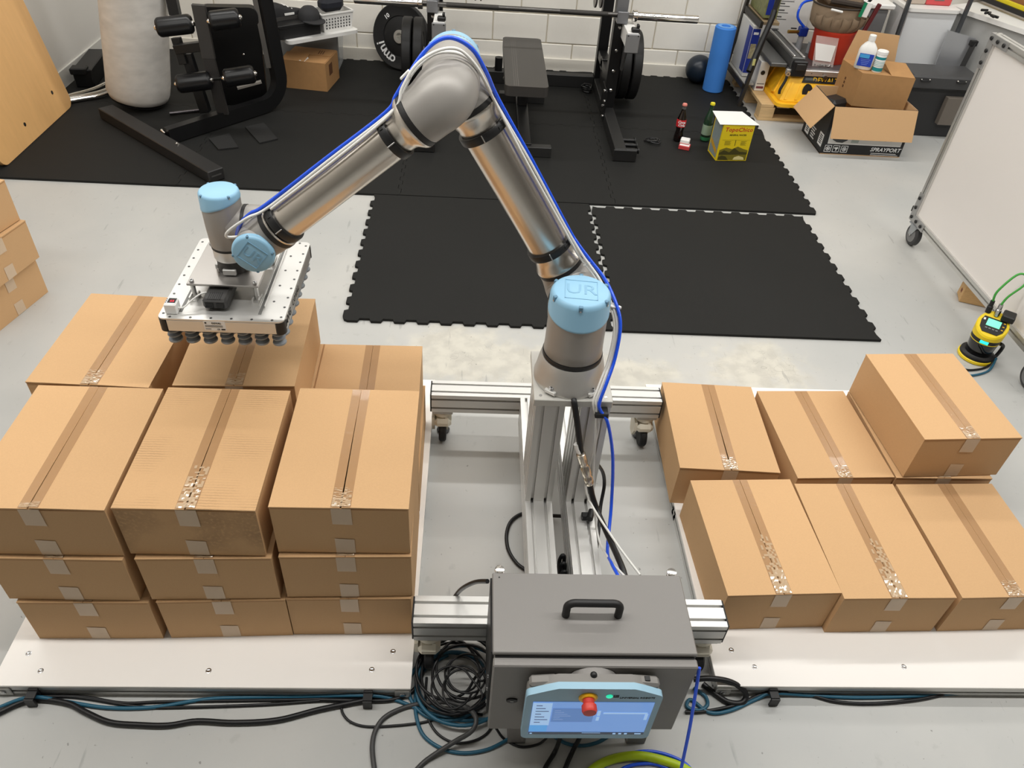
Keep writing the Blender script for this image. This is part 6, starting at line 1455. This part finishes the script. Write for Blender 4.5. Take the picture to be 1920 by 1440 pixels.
for yy, sy in ((yb1, -1), (yb0, 1)):
    for zz, sz in ((zb0, 1), (zb1, -1)):
        br = MB(); L_ = .155
        br.prism([(0, 0), (sy*L_, 0), (sy*L_, sz*.04), (sy*.04, sz*.04), (sy*.04, sz*L_), (0, sz*L_)], (XB-.0052, yy, zz), (0, 1, 0), (0, 0, 1), .005)
        b_ = br.obj('corner_bracket', mat('bracket_alu', S(178, 178, 178), .4, .7), wbo)
        for p, q in ((.02, .02), (.075, .02), (.128, .02), (.02, .075), (.02, .128)):
            MB().cyl((XB-.0052, yy+sy*p, zz+sz*q), (XB-.0115, yy+sy*p, zz+sz*q), .0095, n=14, bev=.002).obj('bolt', BLK, b_)
for yy in (3.585, 2.40):
    z_ = .062
    f = MB().bb(XB-.012, XB+.052, yy-.04, yy+.04, zb0-.006, zb0-.0005)
    for s_ in (-1, 1): f.prism([(-.035, 0), (.035, 0), (.022, -.058), (.004, -.062), (-.006, -.05)], (XB+.018+s_*.020, yy+.0, zb0-.006), (0, 1, 0), (0, 0, 1), .003)
    fk_ = f.obj('caster_fork', mat('zinc', S(176, 180, 184), .35, .8), wbo)
    MB().lathe((XB+.003, yy, .0585), (1, 0, 0), [(0, 0), (.052, 0), (.058, .006), (.058, .026), (.052, .032), (0, .032)], 36).obj('tyre', mat('caster_grey', S(58, 58, 59), .55), fk_)
    MB().lathe((XB+.0015, yy, .0585), (1, 0, 0), [(0, 0), (.040, 0), (.040, .035), (0, .035)], 28).obj('wheel_core', mat('core_grey', S(118, 118, 118), .5), fk_)
    MB().cyl((XB-.006, yy, .0585), (XB+.044, yy, .0585), .008, n=12).obj('axle_bolt', SILV, fk_)
MB().prism([(0, 0), (.05, .03), (.05, .0)], (XB+.02, yb1, zb0+.02), (0, 1, 0), (0, 0, 1), .02).obj('end_hook', BLK, wbo)
MB().prism([(0, 0), (.04, .025), (.04, .0)], (XB+.02, yb1, zb1-.13), (0, 1, 0), (0, 0, 1), .02).obj('end_hook', BLK, wbo)
# timber offcut
tm = thing('timber_offcut', 'short square timber offcut under the whiteboard', 'timber', (2.50, 3.02, 0))
T0, T1 = pz(1797, 566, 0), pz(1850, 578, 0); d = (T1-T0).normalized(); s_ = V((-d.y, d.x, 0))
MB().box(T0+d*.14+s_*.045+V((0, 0, .0455)), (.28, .088, .088), Matrix((d, s_, Zv)).transposed(), .002).obj('block', mat('pine', S(196, 158, 108), .65, var=.12, vs=14, stretch=(1, 8, 8)), tm)
MB().box(T0-d*.0005+s_*.04+V((0, 0, .045)), (.001, .022, .018), Matrix((d, s_, Zv)).transposed()).obj('knot', mat('knot', S(120, 66, 44), .7), tm)

# ---------------------------------------------------------------- safety laser scanner
scn = thing('laser_scanner', 'yellow and black safety laser scanner with lit green display', 'scanner', (2.285, 2.60, 0))
cc = V((2.262, 2.605, 0)); fd = V((-.60, -.80, 0)).normalized(); sd = V((-fd.y, fd.x, 0)); sd = sd if sd.x > 0 else -sd
sy_ = mat('scanner_yellow', S(238, 208, 30), .4)
MB().lathe(cc+V((0, 0, .0006)), Zv, [(0, 0), (.070, 0), (.075, .003), (.075, .013), (.072, .016), (0, .016)], 48).obj('base_ring', sy_, scn)
MB().lathe(cc+V((0, 0, .0168)), Zv, [(0, 0), (.071, 0), (.070, .010), (.058, .014), (.056, .016), (0, .016)], 48).obj('base_plate', BLK, scn)
MB().lathe(cc+V((0, 0, .033)), Zv, [(0, 0), (.050, 0), (.053, .004), (.058, .060), (.058, .066), (0, .066)], 48).obj('window', mat('scanner_window', S(12, 12, 14), .08, coat=.5), scn)
MB().lathe(cc+V((0, 0, .0995)), Zv, [(0, 0), (.0605, 0), (.0605, .003), (0, .003)], 48).obj('trim_line', sy_, scn)
MB().lathe(cc+V((0, 0, .1028)), Zv, [(0, 0), (.060, 0), (.061, .018), (0, .018)], 48).obj('light_band', BLK, scn)
R3 = Matrix((sd, -fd, Zv)).transposed()
MB().box(cc+fd*.0602+V((0, 0, .112)), (.034, .004, .014), R3, .001).obj('status_light', mat('lit_cyan', S(40, 230, 210), .3, emis=1.1), scn)
# head: sloped block
tiltR = Matrix((sd, (-fd*.72+Zv*.69).normalized(), (Zv*.72+fd*.69).normalized())).transposed()
hd = MB(); n = 44; vs = []; sl_ = .52
for zf in range(3):
    for k in range(n):
        t = 2*PI*k/n; d = fd*math.cos(t)+sd*math.sin(t); rr_ = (.062, .064, .060)[zf]
        ztop = .176-sl_*rr_*math.cos(t)
        vs.append(cc+d*rr_+V((0, 0, (.1212, ztop-.006, ztop)[zf])))
fs = [(z_*n+k, z_*n+(k+1) % n, z_*n+n+(k+1) % n, z_*n+n+k) for z_ in range(2) for k in range(n)]+[tuple(range(n)), tuple(2*n+k for k in range(n))]
hd = hd.add(vs, fs).obj('head', sy_, scn, ang=25)
nrm = (fd*sl_+Zv).normalized(); fc = cc+fd*.004+V((0, 0, .176-sl_*.004))+nrm*.0004; ty = nrm.cross(sd); ty = ty if ty.z > 0 else -ty; tx = ty.cross(nrm)
FR = Matrix((tx, ty, nrm)).transposed()
MB().prism([(-.044, .032), (.044, .032), (.050, .010), (.046, -.024), (.030, -.046), (-.030, -.046), (-.046, -.024), (-.050, .010)], fc, tx, ty, .0030).obj('face_panel', PRINTK, scn)
MB().box(fc+nrm*.0036+ty*.006, (.054, .036, .0012), FR).obj('display', mat('lit_display', S(110, 225, 180), .3, emis=.9), scn)
for k in range(4): MB().box(fc+nrm*.0036-ty*.024+tx*(-.021+.014*k), (.009, .005, .0012), FR).obj('key', mat('key_pale', S(130, 132, 130), .5), scn)
for k in range(3): MB().box(fc+nrm*.0036+tx*(.039)+ty*(.022-.018*k), (.008, .004, .0012), FR).obj('icon', YEL, scn)
MB().box(fc+nrm*.0036-tx*.040+ty*.016, (.008, .010, .0012), FR).obj('icon', PRINTW, scn)
MB().box(cc-fd*.046+sd*.040+V((0, 0, .208)), (.050, .06, .03), R3, .004).obj('plug_cover', BLK, scn)
MB().tube([cc+sd*.062+V((0, 0, .10)), cc+sd*.078-fd*.02+V((0, 0, .08)), cc+sd*.074-fd*.02+V((0, 0, .03)), cc+sd*.062+V((0, 0, .02))], .008, 8).obj('side_bracket', BLK, scn)
for a, b, m, nm in ((-.005, -.055, SILV, 'metal_plug'), (-.040, -.060, BLK, 'black_plug')):
    p = cc+sd*a+fd*(b+.012)+V((0, 0, .196)); MB().lathe(p, (-.05, .05, 1), [(0, 0), (.012, 0), (.012, .03), (.009, .034), (.009, .058), (0, .058)], 16).obj(nm, m, scn)
p0 = cc-sd*.040-fd*.048+V((-.003, .003, .253)); p1 = cc-sd*.005-fd*.043+V((-.003, .003, .253))
cable('green_cable', 'green network cable looping above the laser scanner', [p0, p0+V((-.002, .002, .05)), p0+V((.045, .01, .125)), p0+V((.075, .0, .135)), p1+V((.05, .0, .105)), p1+V((.012, .002, .04)), p1], .0048, GRNC)
cable('black_cable', 'black cable from the scanner running behind the two high cartons', fl([(1866, 668, .02), (1850, 688), (1820, 694), (1795, 690), (1760, 690)], .005), .005, KCAB)
cable('teal_cable', 'teal cable from the scanner running behind the two high cartons', fl([(1868, 672, .02), (1855, 694), (1830, 703), (1800, 704), (1760, 700)], .005), .005, TEAL)
